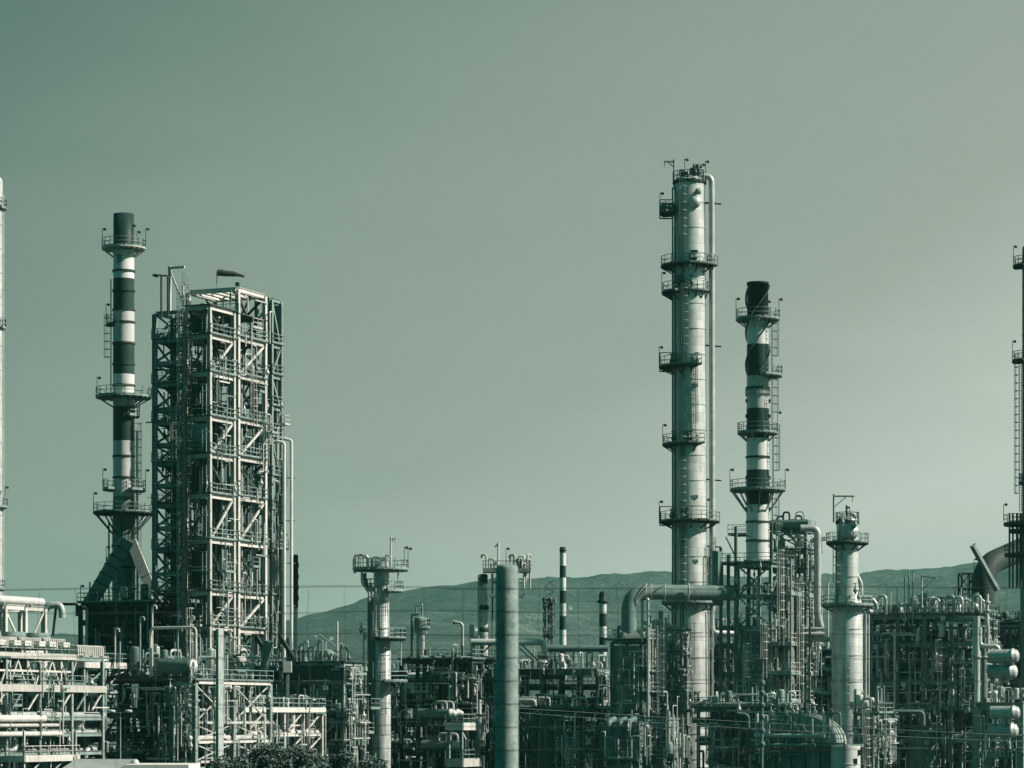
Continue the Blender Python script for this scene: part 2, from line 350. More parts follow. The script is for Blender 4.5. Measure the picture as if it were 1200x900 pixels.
# ---------------- steel frames, all square to the plant's own grid
GR = R(-23.5); GX = Vector((math.cos(GR), math.sin(GR), 0)); GY = Vector((-math.sin(GR), math.cos(GR), 0))
class Frame(Thing):
    """px,Y = near right-hand corner on the ground; W runs left along the shaded front, D runs back along the sunlit side"""
    def __init__(s, name, label, cat, px, Y, W, D, levels, nx=2, ny=2, mat='steel', cw=.42, bh=.5, group=None, cols=True, beams=True, base=0, section='i'):
        s.W, s.D, s.Y = W, D, Y
        c = Vector((X(px, Y), Y, 0))-GX*W
        super().__init__(name, label, cat, (c.x, c.y, 0), GR, group)
        s.us = [W*i/nx for i in range(nx+1)]; s.vs = [D*i/ny for i in range(ny+1)]; s.mat = mat
        s.lv = [Z(p, Y) for p in levels]; s.cw = cw; s.bh = bh; s.sec = section
        top = s.lv[0]
        if cols:
            for u in s.us:
                for v in s.vs: s.col(u, v, base, top)
        if beams:
            for z in s.lv: s.level(z)
    def col(s, u, v, z0, z1, w_=None):
        w_ = w_ or s.cw; m = M(); m.ibeam((u,v,z0), (u,v,z1), w_, w_, (1,0,0)) if s.sec == 'i' else m.bar((u,v,z0), (u,v,z1), w_, w_)
        s.part('steel_column', m, s.mat)
    def beam(s, a, b, h=None, mat=None):
        h = h or s.bh; m = M(); m.ibeam(a, b, h*.5, h) if s.sec == 'i' else m.bar(a, b, h*.5, h); s.part('floor_beam', m, mat or s.mat)
    def level(s, z, h=None):
        g = s.cw*.5+.004
        for v in s.vs:
            for a, b in zip(s.us, s.us[1:]): s.beam((a+g,v,z), (b-g,v,z), h)
        for u in s.us:
            for a, b in zip(s.vs, s.vs[1:]): s.beam((u,a+g,z), (u,b-g,z), h)
    def brace(s, a, b, w_=.26, mat=None): s.part('brace', M().bar(a, b, w_*.8, w_), mat or s.mat)
    def side(s, z0, z1, v0, v1, kind, u=None, w_=.26, mat=None, inset=0):
        u = (s.W if u is None else u)-inset
        if kind in '/X': s.brace((u,v0,z0), (u,v1,z1), w_, mat)
        if kind in '\\X': s.brace((u-.01,v0,z1), (u-.01,v1,z0), w_, mat)
        if kind == 'K': s.brace((u,v0,z0), (u,(v0+v1)/2,z1), w_, mat); s.brace((u,v1,z0), (u,(v0+v1)/2,z1), w_, mat)
        if kind == 'V': s.brace((u,v0,z1), (u,(v0+v1)/2,z0), w_, mat); s.brace((u,v1,z1), (u,(v0+v1)/2,z0), w_, mat)
    def front(s, z0, z1, u0, u1, kind, v=0, w_=.26, mat=None):
        if kind in '/X': s.brace((u0,v,z0), (u1,v,z1), w_, mat)
        if kind in '\\X': s.brace((u0,v-.01,z1), (u1,v-.01,z0), w_, mat)
        if kind == 'K': s.brace((u0,v,z0), ((u0+u1)/2,v,z1), w_, mat); s.brace((u1,v,z0), ((u0+u1)/2,v,z1), w_, mat)
        if kind == 'V': s.brace((u0,v,z1), ((u0+u1)/2,v,z0), w_, mat); s.brace((u1,v,z1), ((u0+u1)/2,v,z0), w_, mat)
    def deck(s, z, u0=None, u1=None, v0=None, v1=None, sides='frbl', mat='grate', rmat=None, th=.1, fascia=0, fmat=None):
        u0 = -.3 if u0 is None else u0; u1 = s.W+.3 if u1 is None else u1; v0 = -.3 if v0 is None else v0; v1 = s.D+.3 if v1 is None else v1
        z += s.bh/2+.003
        p = s.part('floor_deck', M().box(u0,u1,v0,v1,z,z+th), mat)
        if fascia:
            m = M()
            m.box(u1+.003,u1+.08,v0,v1,z-fascia,z+th+.1); m.box(u0,u1,v0-.08,v0-.003,z-fascia,z+th+.1); s.part('edge_beam', m, fmat or s.mat, p)
        m = M(); zt = z+th
        if 'f' in sides: rail(m, [(u0,v0,zt),(u1,v0,zt)])
        if 'r' in sides: rail(m, [(u1,v0,zt),(u1,v1,zt)])
        if 'b' in sides: rail(m, [(u0,v1,zt),(u1,v1,zt)])
        if 'l' in sides: rail(m, [(u0,v0,zt),(u0,v1,zt)])
        if sides: s.part('railing', m, rmat or s.mat, p)
        return zt
    def run(s, z, n, seed, along='v', lo=None, hi=None, rr=(.1,.35), pal=('pipe','dpipe','steel'), a0=None, a1=None, drops=.3):
        """parallel pipe run lying on the beams of one level"""
        rnd = random.Random(seed); L0, L1 = (0, s.W) if along == 'v' else (0, s.D)
        lo = L0 if lo is None else lo; hi = L1 if hi is None else hi
        e0 = -.8 if a0 is None else a0; e1 = (s.D if along == 'v' else s.W)+.8 if a1 is None else a1
        for i in range(n):
            c = lo+(hi-lo)*(i+.5+rnd.uniform(-.25,.25))/n; r = rnd.uniform(*rr); zz_ = z+s.bh/2+r+.01
            P = lambda e, q: (c, e, q) if along == 'v' else (e, c, q)
            pts = [P(e0, zz_), P(e1, zz_)]
            if rnd.random() < drops:
                d = rnd.choice((-1, 1))*rnd.uniform(1, 3); mid = rnd.uniform(e0+1, e1-1)
                pts = [P(e0, zz_), P(mid, zz_), P(mid, zz_+d)] if rnd.random() < .5 else [P(mid, zz_+d), P(mid, zz_), P(e1, zz_)]
            m = M().pipe(pts, r, r*2.5, 10)
            s.part('pipe', m, rnd.choice(pal))
    def risers(s, n, seed, u0, u1, v0, v1, z0, z1, rr=(.06,.18), pal=('pipe','dpipe','steel')):
        rnd = random.Random(seed)
        for i in range(n):
            u = rnd.uniform(u0,u1); v = rnd.uniform(v0,v1); a = rnd.uniform(z0, z0+(z1-z0)*.5); b = rnd.uniform(a+(z1-z0)*.25, z1); r = rnd.uniform(*rr)
            d = rnd.uniform(-1.6,1.6); pts = [(u,v,a),(u,v,b)]
            if rnd.random() < .6: pts = [(u+d,v,a),(u,v,a),(u,v,b),(u,v+d,b)]
            m = M().pipe(pts, r, r*2.6, 8); s.part('pipe', m, rnd.choice(pal))
    def dress(s, n, seed, z0=None, z1=None, u0=0, pal=('bright','pipe','steel','dpipe','pipe'), depth=.9):
        """thin service pipes, cable runs, little landings and ladders hung on the front and the sunlit side"""
        rnd = random.Random(seed); z0 = 1.5 if z0 is None else z0; z1 = s.lv[0] if z1 is None else z1
        def spot():
            if rnd.random() < .5: return rnd.uniform(u0, s.W), -rnd.uniform(.25, depth), 'f'
            return s.W+rnd.uniform(.25, depth), rnd.uniform(0, s.D), 'r'
        for i in range(n):
            u, v, f = spot(); h = rnd.uniform(1, 4.5); a = rnd.uniform(z0, max(z0+.1, z1-h)); r = rnd.uniform(.035, .1); e = rnd.uniform(.3, 1.4)*rnd.choice((-1, 1))
            q = rnd.random(); top = (u, v, a+h); bot = (u, v, a)
            pts = [bot, top] if q < .4 else ([bot, top, (u+e, v, a+h) if f == 'f' else (u, v+e, a+h)] if q < .7 else [((u-e, v, a) if f == 'f' else (u, v-e, a)), bot, top, ((u+e, v, a+h) if f == 'f' else (u, v+e, a+h))])
            m = M().pipe(pts, r, r*3, 6, 3)
            if rnd.random() < .5: flange(m, (u, v, a+h*.5), (0,0,1), r)
            s.part('service_pipe', m, rnd.choice(pal))
        for i in range(n//2):
            u, v, f = spot(); a = rnd.uniform(z0, z1); l = rnd.uniform(1.2, 5)
            b = (min(u+l, s.W+.3), v, a) if f == 'f' else (u, min(v+l, s.D), a); s.part('service_pipe', M().bar((u,v,a), (b[0]+.05,b[1]+.05,a), rnd.uniform(.06,.16), rnd.uniform(.06,.2)), rnd.choice(pal))
        for i in range(n//3):
            u, v, f = spot(); s.part('valve', valve((u, v, rnd.uniform(z0, z1)), rnd.uniform(.07,.13)), rnd.choice(pal))
        for i in range(max(1, n//12)):
            u, v, f = spot(); a = rnd.uniform(z0+1, z1-1); l = rnd.uniform(1.2, 2.6)
            B = (u, min(u+l, s.W), -1.1, -.03) if f == 'f' else (s.W+.03, s.W+1.1, v, v+l)
            p = s.part('landing', M().box(*B, a-.08, a), 'steel'); m = M(); rail(m, [(B[0],B[2],a),(B[1],B[2],a),(B[1],B[3],a)], r=.028); s.part('railing', m, rnd.choice(('bright','steel')), p)
            ladder(s, (B[0]+B[1])/2, B[2]-.1, max(z0-1, a-4), a+1, (1,0), cage=rnd.random() < .5, mat=rnd.choice(('steel','bright')), w_=.42)
    def stairs(s, u0, u1, v, zs, mat='steel'):
        """zigzag stair flights climbing between levels at depth v"""
        d = 1
        for a, b in zip(zs, zs[1:]):
            x0, x1 = (u0, u1) if d > 0 else (u1, u0); m = M()
            for q in (-.4, .4):
                m.bar((x0,v+q,a), (x1,v+q,b), .08, .28); m.bar((x0,v+q,a+1), (x1,v+q,b+1), .06, .06)
                for k in range(4):
                    t_ = k/3; m.bar((x0+(x1-x0)*t_,v+q,a+(b-a)*t_), (x0+(x1-x0)*t_,v+q,a+(b-a)*t_+1), .05, .05)
            n = 9
            for k in range(1, n):
                t_ = k/n; x = x0+(x1-x0)*t_; z = a+(b-a)*t_; m.box(min(x,x+.01)-.13,x+.13,v-.39,v+.39,z-.02,z+.02)
            s.part('stair_flight', m, mat); d = -d
# ---------------- process towers
class Tower(Thing):
    def __init__(s, name, label, cat, px, Y, group=None):
        super().__init__(name, label, cat, (X(px, Y), Y, 0)); s.px, s.Y, s.k = px, Y, S(Y)
    def z(s, py): return Z(py, s.Y)
    def shell(s, segs, mat, name='shell', rings=True, cap='dome', n=40, step=3.0, top_open=False):
        """segs: [(py, radius_px)...] from the bottom up; bottom py may be None for the ground"""
        k = s.k; pr = [((r*k), 0 if py is None else s.z(py)) for py, r in segs]; m = M().lathe(pr, n)
        r, z = pr[-1]
        if cap == 'dome': m.lathe([(r, z), (r*.97, z+r*.22), (r*.8, z+r*.42), (r*.45, z+r*.56), (0, z+r*.6)], n)
        elif cap == 'flat': m.lathe([(r, z), (0, z)], n)
        elif cap == 'open': m.lathe([(r, z), (r-.12, z), (r-.12, z-3), (0, z-3)], n)
        if rings:
            z0, z1 = pr[0][1], pr[-1][1]; q = z0+step
            while q < z1-.5:
                for (ra, za), (rb, zb) in zip(pr, pr[1:]):
                    if za <= q <= zb and zb > za: rr = ra+(rb-ra)*(q-za)/(zb-za)
                m.lathe([(rr, q-.05), (rr+.06, q-.04), (rr+.06, q+.04), (rr, q+.05)], n, sm=False); q += step
        return s.part(name, m, mat)
    def plat(s, py, x0=None, x1=None, ri=10, a0=0, a1=360, **kw):
        ro = max(s.px-x0 if x0 is not None else 0, x1-s.px if x1 is not None else 0)*s.k
        return ring_platform(s, ri*s.k, ro, s.z(py), a0, a1, **kw)
    def lad(s, ang, r_px, py0, py1, **kw):
        a = R(ang); r = r_px*s.k+.18; ladder(s, r*math.cos(a), r*math.sin(a), s.z(py0), s.z(py1), (-math.sin(a), math.cos(a)), out=(math.cos(a), math.sin(a)), **kw)
    def davit(s, py0, py1, x, arm, mat='steel', y=0):
        k = s.k; xx = (x-s.px)*k; z0, z1 = s.z(py0), s.z(py1); e = arm*k
        m = M().tube((xx,y,z0),(xx,y,z1),.11,8); m.bar((xx,y,z1-.25),(xx+e,y,z1-.25),.16,.18); m.bar((xx,y,z1-.25-abs(e)*.55),(xx+e*.6,y,z1-.3),.08,.1)
        m.tube((xx+e*.92,y,z1-.3),(xx+e*.92,y,z1-.9),.05,6); s.part('davit', m, mat)
    def pipe(s, pts, rpx, mat='pipe', y=0, bend=None, n=12, name='pipe'):
        """pts: (px, py[, y offset])"""
        q = [((p[0]-s.px)*s.k, p[2] if len(p) > 2 else y, s.z(p[1])) for p in pts]
        return s.part(name, M().pipe(q, rpx*s.k, bend*s.k if bend else None, n, 7), mat)
# ---------------- ground, hills, air
def ground_z(x, y):
    t_ = min(max((y-22)/70, 0), 1); return 6.4*(1-t_*t_*(3-2*t_))
def sheet():
    xs = [-7000,-3000,-1200,-500]+[i*20 for i in range(-15, 16)]+[500,1200,3000,7000]
    ys = [-7000,-3000,-1000,-300,-80,-20]+[i*6 for i in range(0, 20)]+[130,160,200,260,340,440,600,1000,2000,4000,7000]
    m = M(); vs = [(x, y, ground_z(x, y)+noise.noise((x*.05, y*.05, 0))*.25*(abs(x) < 300 and 18 < y < 400)) for y in ys for x in xs]; n = len(xs)
    fs = [(j*n+i, j*n+i+1, (j+1)*n+i+1, (j+1)*n+i) for j in range(len(ys)-1) for i in range(n-1)]
    m.add(vs, fs, True); o = link('ground', m, 'ground'); o['kind'] = 'structure'
sheet()
RIDGE = [(-900,760),(-300,748),(170,742),(300,734),(350,724),(400,710),(450,694),(490,690),(520,688),(560,684),(600,681),(650,682),(685,685),(720,679),(755,677),(800,681),(900,687),(1000,682),(1060,670),(1110,663),(1180,651),(1300,640),(1700,660)]
def ridge(px):
    for (a, ya), (b, yb) in zip(RIDGE, RIDGE[1:]):
        if px <= b: t_ = (px-a)/(b-a); return ya+(yb-ya)*t_*1.0
    return RIDGE[-1][1]
def hills():
    Yr = 4300.0; m = M(); vs = []; nx, ny = 330, 110; xs = [X(-880+2560*i/nx, Yr) for i in range(nx+1)]
    ys = [1700+(5300-1700)*j/ny for j in range(ny+1)]
    for y in ys:
        for x in xs:
            px = 600+x*F/Yr; top = Z(ridge(px), Yr); t_ = (y-1700)/(Yr-1700)
            s_ = max(0, min(1, t_)); s_ = s_**1.15
            if y > Yr: s_ = 1-.35*(y-Yr)/1000
            e = noise.fractal((x*.0016, y*.0016, 3), 1, 2, 5)*42*s_*(1-.8*s_)*4*.6
            e += noise.noise((x*.02, y*.02, 8))*5*s_ + noise.noise((x*.07, y*.07, 2))*2.4*s_
            r_ = abs(noise.noise((x*.0032+.3*noise.noise((x*.002,y*.002,1)), y*.0012, 5)))*46*s_*(1-s_)*2.6
            vs.append((x, y, top*s_+e-r_-1.5))
    n = nx+1
    m.add(vs, [(j*n+i, j*n+i+1, (j+1)*n+i+1, (j+1)*n+i) for j in range(ny) for i in range(nx)], True)
    o = link('hills', m, 'hill'); o['kind'] = 'structure'; return vs, n, nx, ny
HV, HN, HNX, HNY = hills()
def hill_z(x, y):
    i = min(range(HN), key=lambda i: abs(HV[i][0]-x)); j = min(range(HNY+1), key=lambda j: abs(HV[j*HN][1]-y)); return HV[j*HN+i]
for px, fy, q in ((372,.62,0),(388,.60,1),(683,.55,2),(689,.54,0),(676,.7,1),(560,.5,2),(745,.6,0),(1045,.7,1)):
    x, y, z = hill_z(X(px, 3300), 1700+2600*fy); k = 3.2+q
    T = Thing('hill_house', 'tiny pale house standing alone among the trees on the distant hillside', 'house', (x, y, z-2), .3*q, 'houses scattered over the distant hills')
    T.part('wall', M().box(-k/2,k/2,-1.6,1.6,0,4.4), 'bright')
    m = M().add([(-k/2-.2,-1.9,4.41),(k/2+.2,-1.9,4.41),(k/2+.2,1.9,4.41),(-k/2-.2,1.9,4.41),(-k/2-.2,0,5.6),(k/2+.2,0,5.6)], [(0,3,2,1),(0,1,5,4),(2,3,4,5),(1,2,5),(3,0,4)]); T.part('roof', m, 'steel')
def haze():
    global nt
    mt = bpy.data.materials.new('distant_air'); mt.use_nodes = True; nt = mt.node_tree; nt.nodes.clear()
    out = N('ShaderNodeOutputMaterial'); v = N('ShaderNodeVolumePrincipled'); L(v.outputs[0], out.inputs[1])
    v.inputs['Color'].default_value = (.22, .72, .60, 1); v.inputs['Density'].default_value = .000085; v.inputs['Anisotropy'].default_value = .2
    MT['haze'] = mt
    o = link('haze', M().box(-7200,7200,-7200,7200,-1.3,320), 'haze'); o['kind'] = 'stuff'
haze()

# ---------------- striped chimneys
def bands(T, spec, n=36):
    """spec from top: (py0, py1, r0px, r1px, mat)"""
    for py0, py1, r0, r1, mt in spec:
        k = T.k; T.part('painted_band', M().lathe([(r1*k, T.z(py1)), (r0*k, T.z(py0)-.001)], n), mt)
def seam(T, py, r, h=.12, w_=.09, mat='dsteel'):
    k = T.k; z = T.z(py); T.part('flange_ring', M().lathe([(r*k, z-h), (r*k+w_, z-h), (r*k+w_, z+h), (r*k, z+h)], 36, sm=False), mat)

T = Tower('chimney', 'tall banded chimney at far left with a round railed platform below its dark mouth', 'chimney', 145, 352)
bands(T, [(293,327,12.2,12.2,'white'),(327,364,12.3,12.3,'dark'),(364,403,12.4,12.4,'white'),(403,439,12.5,12.5,'dark'),(439,477,12.5,12.5,'white'),(477,517,12.5,12.5,'dark'),(517,582,12.5,12.5,'white')])
T.part('chimney_mouth', M().lathe([(12.2*T.k, T.z(293)), (12*T.k, T.z(251)), (11*T.k, T.z(251)), (11*T.k, T.z(285)), (0, T.z(285))], 36), 'dark')
T.part('shell', M().lathe([(13.6*T.k, 12), (13.4*T.k, T.z(610)), (12.6*T.k, T.z(600)), (12.5*T.k, T.z(582))], 40), 'box')
for py in (341, 363.5, 402.5, 318, 378, 427, 452, 535, 560, 640, 665, 690): seam(T, py, 12.6 if py < 590 else 13.5)
T.plat(291, x0=119, ri=12.3, brackets=10, drop=1.1, lamps=(175, 60, 5, 300), mat='bright')
T.plat(465, x0=112, ri=12.6, brackets=8, drop=1.3, lamps=(170,), mat='steel')
T.plat(487, x0=126, ri=12.6, a0=-60, a1=40, lamps=(10,))
T.plat(573, x0=120, ri=12.6, a0=130, a1=230, lamps=(180,), mat='steel')
T.plat(574, x0=119, ri=12.6, a0=-60, a1=60, lamps=(0,))
T.plat(601, x0=109, ri=13.2, brackets=10, drop=2.6, lamps=(180, 10), mat='dsteel', rmat='steel')
T.plat(380, x0=124, ri=12.6, a0=160, a1=215, lamps=(185,), mat='dsteel')
T.lad(188, 13.2, 440, 378); T.lad(-20, 13.4, 601, 505); T.lad(-35, 17, 735, 601)
for a, b in ((328,460),):
    T.pipe([(130.5,b,-.4),(130.5,a,-.4)], .7, 'dpipe')
T.pipe([(162,735,-.6),(162,505,-.6)], 1.1, 'pipe'); T.pipe([(128,735,-.3),(128,612,-.3)], 1.0, 'dpipe')
T.plat(664, x0=124, ri=13.4, a0=150, a1=205, lamps=(180,), mat='dsteel')
# scars of old fixings on the white bands
for py in (306, 374): T.part('access_plate', M().box(-.65,-.1,-12.6*T.k-.04,-11.8*T.k,T.z(py)-.55,T.z(py)+.6), 'dpipe')
# its two sloping flue ducts
k = S(345)
T = Thing('flue_duct', 'dark square flue duct sloping down leftward from the foot of the left chimney', 'duct', (X(103, 345), 345, 0))
a = Vector((0, -1.6, Z(716, 345))); b = Vector((46*k, -.3, Z(634, 345)))
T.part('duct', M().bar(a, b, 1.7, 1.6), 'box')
for i in range(1, 8):
    p = a.lerp(b, i/8); d = (b-a).normalized()*.08; T.part('stiffener', M().bar(p-d, p+d, 1.84, 1.74), 'dsteel')
T = Thing('flue_duct', 'sunlit square flue duct sloping down to the right behind the tall open steel structure', 'duct', (X(186, 351), 351, 0))
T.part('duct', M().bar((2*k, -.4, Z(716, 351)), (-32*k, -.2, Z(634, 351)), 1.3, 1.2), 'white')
T.part('stiffener', M().bar((-15*k, -.3, Z(675, 351)), (-15.4*k, -.3, Z(674, 351)), 1.4, 1.3), 'steel')
# fired heater under the left chimney
fr = Frame('fired_heater', 'dark fluted heater box on steel legs below the far left chimney, railed on top', 'heater', 176, 336, 9.4, 9, [708, 728, 772], 3, 2, mat='dsteel')
z0, z1 = fr.lv[2], fr.lv[0]
m = M().box(.4,9.0,.4,8.6,z0+.3,z1-.3)
for i in range(26): m.box(.5+i*.33,.64+i*.33,.22,.397,z0+.4,z1-.5)
for i in range(24): m.box(9.003,9.16,.5+i*.34,.64+i*.34,z0+.4,z1-.5)
fr.part('heater_box', m, 'dsteel'); fr.deck(z1, sides='frl', rmat='steel'); fr.risers(10, 4, .3, 9.2, -.6, .2, 14, z1+1, pal=('pipe','dpipe','steel'))
clutter(fr, .5, 9, .5, 8, z1+.36, 14, 9, pal=('dpipe','steel','dsteel'))
fr.deck(fr.lv[2], sides='fr', rmat='steel'); lamp(fr, (0, 0, z1+.4)); fr.front(z0, fr.lv[1], 0, 9.4, 'X', v=-.15)
# pale u-shaped vent ducts left of it
for x0, x1, r, lb, mt in ((52,62,4.2,'fat pale hooked vent duct beside the left heater box','clad'),):
    T = Tower('vent_duct', lb, 'duct', x0, 330); T.pipe([(52,745),(52,715),(58,709),(70,709),(73,716),(73,724)], 4.2, mt, n=16, bend=5)
T = Tower('vent_duct', 'thin dark square-cornered duct bridge behind the fat hooked vent duct', 'duct', 64, 334); T.pipe([(62,745),(66,708),(90,708),(90,722)], 1.6, 'dsteel', bend=2)

# ---------------- the big open steel structure
LV = [360, 394, 438, 490, 534, 581, 634, 695, 736, 780, 822, 862]
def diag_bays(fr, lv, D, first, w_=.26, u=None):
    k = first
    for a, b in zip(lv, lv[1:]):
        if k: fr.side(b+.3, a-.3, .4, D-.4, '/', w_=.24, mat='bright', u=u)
        else: fr.side(b+.3, a-.3, .4, D-.4, '\\', w_=w_, inset=.45, u=u, mat='dsteel')  # darker steel colours these braces as if they lay in shade
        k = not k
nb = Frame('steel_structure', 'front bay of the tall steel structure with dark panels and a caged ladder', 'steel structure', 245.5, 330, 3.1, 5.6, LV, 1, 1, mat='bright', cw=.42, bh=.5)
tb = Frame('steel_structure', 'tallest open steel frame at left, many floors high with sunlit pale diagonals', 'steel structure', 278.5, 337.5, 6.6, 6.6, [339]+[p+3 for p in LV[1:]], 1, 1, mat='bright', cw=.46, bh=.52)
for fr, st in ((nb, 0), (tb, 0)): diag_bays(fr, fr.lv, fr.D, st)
# extra slender column close to the junction
for z, zp in zip(nb.lv, [nb.lv[0]]+nb.lv): nb.deck(z, sides='r' if z < nb.lv[0]-1 else '', rmat='steel', th=.12)
for i, z in enumerate(tb.lv[1:]): tb.deck(z, sides='rb', rmat='steel', th=.12)
rn = random.Random(5)
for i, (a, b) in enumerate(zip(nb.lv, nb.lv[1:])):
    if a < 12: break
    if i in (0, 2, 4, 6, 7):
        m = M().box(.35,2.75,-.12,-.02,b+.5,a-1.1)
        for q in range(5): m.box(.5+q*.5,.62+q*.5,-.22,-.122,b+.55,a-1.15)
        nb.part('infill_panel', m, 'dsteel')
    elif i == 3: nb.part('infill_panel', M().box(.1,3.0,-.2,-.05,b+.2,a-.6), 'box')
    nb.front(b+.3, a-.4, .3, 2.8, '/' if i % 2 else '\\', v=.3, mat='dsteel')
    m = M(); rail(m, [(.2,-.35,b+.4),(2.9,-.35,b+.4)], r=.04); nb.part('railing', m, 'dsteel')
    m = M(); m.bar((2.45,-.5,b+.4),(2.45,-.5,a-1.2),.09,.09); m.bar((2.95,-.5,b+.4),(2.95,-.5,a-1.2),.09,.09)
    for q in range(int((a-b-1.6)/.4)): m.bar((2.45,-.5,b+.6+q*.4),(2.95,-.5,b+.6+q*.4),.04,.04)
    m.bar((2.1,-.5,a-1.2),(3.0,-.5,a-1.2),.1,.1); nb.part('ladder', m, 'steel')
ladder(nb, -.2, -.6, 3, nb.lv[0]+1.5, (1,0), mat='steel', w_=.6)
ladder(nb, .9, -.9, 3, nb.lv[0]-2, (1,0), mat='dsteel', w_=.6)
nb.risers(22, 3, .3, 2.6, 1, 5.2, 8, nb.lv[0]-2, pal=('dpipe','dsteel','dpipe','steel'))
# roof level: portal beams reaching back over the stair side
z = tb.lv[0]
for q in range(5): tb.part('roof_purlin', M().ibeam((.6+q*1.3,.3,z+.02),(.6+q*1.3,6.3,z+.02),.25,.4), 'bright')
tb.part('column_cap', M().box(6.4,6.8,-.2,.2,z+.36,z+.8), 'dsteel')
tb.deck(nb.lv[0], u0=.2, sides='f', rmat='steel')
# equipment seen through the bays
rn = random.Random(11)
for i, (a, b) in enumerate(zip(tb.lv, tb.lv[1:])):
    zf = b+.45
    clutter(tb, .6, 5.8, 1, 6.8, zf, 12, 40+i, pal=('pipe','dpipe','dsteel','bright'), hmax=min(2.6, (a-b)*.6))
    tb.front(b+.3, a-.3, .3, 6.3, '\\' if i % 2 else '/', v=6.6, mat='dsteel')
    tb.front(b+.3, a-.3, .3, 6.3, 'X' if i % 2 else 'V', v=3.7, mat='dsteel', w_=.2)
    if i in (1, 3, 5, 7): tb.side(b+.3, a-.3, 3.6, 7, '/', inset=2.6, mat='steel')
tb.risers(40, 8, .6, 6.2, 1, 7, 8, tb.lv[0]-3, pal=('pipe','dpipe','steel'))
tb.part('service_platform', M().box(6.0,6.9,3.2,5.6,tb.lv[0]-4.1,tb.lv[0]-4), 'steel')
m = M(); rail(m, [(6.9,3.2,tb.lv[0]-4),(6.9,5.6,tb.lv[0]-4)]); tb.part('railing', m, 'bright')
for i, (z, r, h, u, v, lb) in enumerate(((8,.9,4.6,3.2,4,'upright drum glimpsed on the third floor of the tall open steel frame'),(5,1.0,4.0,4.4,3,'pale upright drum glimpsed halfway up inside the tall open steel frame'),(6,1.1,4.4,3.6,6,'upright drum glimpsed low inside the tall open steel frame'))):
    p = tb.o.location+GX*u+GY*v; single('drum', vdrum(M(), 0, 0, 0, r, h), ('pipe','clad','box')[i], lb, 'vessel', (p.x, p.y, tb.lv[{8:2,5:5,6:8}[z]]+.42))
# rear bay on the right with its vertical cladding
p = Vector((X(334, 352), 352, 0))
rb = Frame('steel_structure', 'set-back right bay of the tall steel structure, clad in vertical sheeting at the top', 'steel structure', 318, 349, 2.0, 2.4, [351, 405, 441, 478, 515, 560, 600, 650, 700, 745, 782], 1, 1, mat='steel', cw=.4, bh=.5)
rb.part('sheet_wall', (lambda m: [m.box(.1+q*.28,.24+q*.28,2.2,2.35,rb.lv[4]+1,rb.lv[0]-.4) for q in range(8)] and m)(M().box(.1,2.0,2.36,2.42,rb.lv[4]+1,rb.lv[0]-.4)), 'box')
for i, z in enumerate(rb.lv[1:]):
    rb.deck(z, u0=-3, sides='fr', mat='grate', rmat='steel'); rb.side(z+.3, rb.lv[i]-.3, .2, 2.2, '/' if i % 2 else '\\', w_=.22); rb.front(z+.3, rb.lv[i]-.3, -2.6, 2, '\\' if i % 2 else '/', w_=.22)
rb.risers(18, 21, -3, 2.2, -.3, 2.6, 10, rb.lv[1], pal=('pipe','dpipe','steel'))
# stair tower on the left side
st = Frame('stair_tower', 'dark lattice stair tower standing against the left side of the tall steel structure', 'stair tower', 219, 338, 4.3, 4.2, [365, 398, 424, 450, 478, 495, 520, 543, 568, 592, 618, 645, 672, 695, 722, 750, 780, 815, 850], 1, 1, mat='steel', cw=.5, bh=.42)
st.stairs(.7, 3.7, 1.1, list(reversed(st.lv))[1:], 'dsteel')
for i, (a, b) in enumerate(zip(st.lv, st.lv[1:])):
    st.front(b+.2, a-.2, .2, 4.1, '/' if i % 2 else '\\', w_=.24, mat='dpipe'); st.side(b+.2, a-.2, .2, 4, '\\' if i % 2 else '/', u=0, w_=.22)
    st.front(b+.2, a-.2, .2, 4.1, '\\' if i % 2 else '/', w_=.2, v=4.2, mat='dpipe')
    if i % 2 == 0: st.deck(b, u1=2.8, sides='fl', mat='grate', rmat='steel')
    st.part('floor_plate', M().box(1.6,4.2,2.0,4.1,b+.25,b+.33), 'grate')
    m = M()
    for q in range(4): m.bar((2.5+q*.5,-.35,b+.2),(2.5+q*.5,-.35,a-.2),.09,.09)
    m.bar((2.3,-.35,(a+b)/2),(4.2,-.35,(a+b)/2),.08,.16); st.part('cable_tray', m, 'dsteel')
st.risers(26, 30, .4, 4.2, .8, 3.8, 8, st.lv[0]-1, rr=(.05,.13), pal=('dpipe','dsteel','pipe'))
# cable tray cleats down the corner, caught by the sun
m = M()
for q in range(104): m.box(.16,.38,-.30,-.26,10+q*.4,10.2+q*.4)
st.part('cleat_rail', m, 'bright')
ladder(st, 4.7, -.7, 3, st.lv[0]+3.2, (1,0), mat='steel', w_=.55); ladder(st, 4.1, -.9, 3, st.lv[0]-1, (1,0), mat='dsteel', w_=.5)
z = st.lv[0]
st.part('roof_frame', M().bar((2.0,0,z),(2.0,0,z+5.4),.3,.3).bar((3.8,0,z),(3.8,0,z+3),.25,.25).bar((2.0,0,z+5.2),(4.0,0,z+5.2),.25,.25).bar((2,0,z+5),(4,0,z+.5),.16,.16), 'bright')
T = Tower('vent_pipe', 'dark hooked vent pipe rising above the stair tower top left', 'pipe', 189, 338)
T.pipe([(189,372),(189,322.5),(182,322.5)], 1.2, 'dsteel', bend=1.5); T.pipe([(189,323),(196.5,323),(196.5,372)], 1.1, 'dsteel', bend=3); T.part('cowl', M().lathe([(.1,-.2),(.5,0),(.4,.15),(0,.2)], 12, ((183-189)*T.k,0,T.z(323))), 'dsteel')
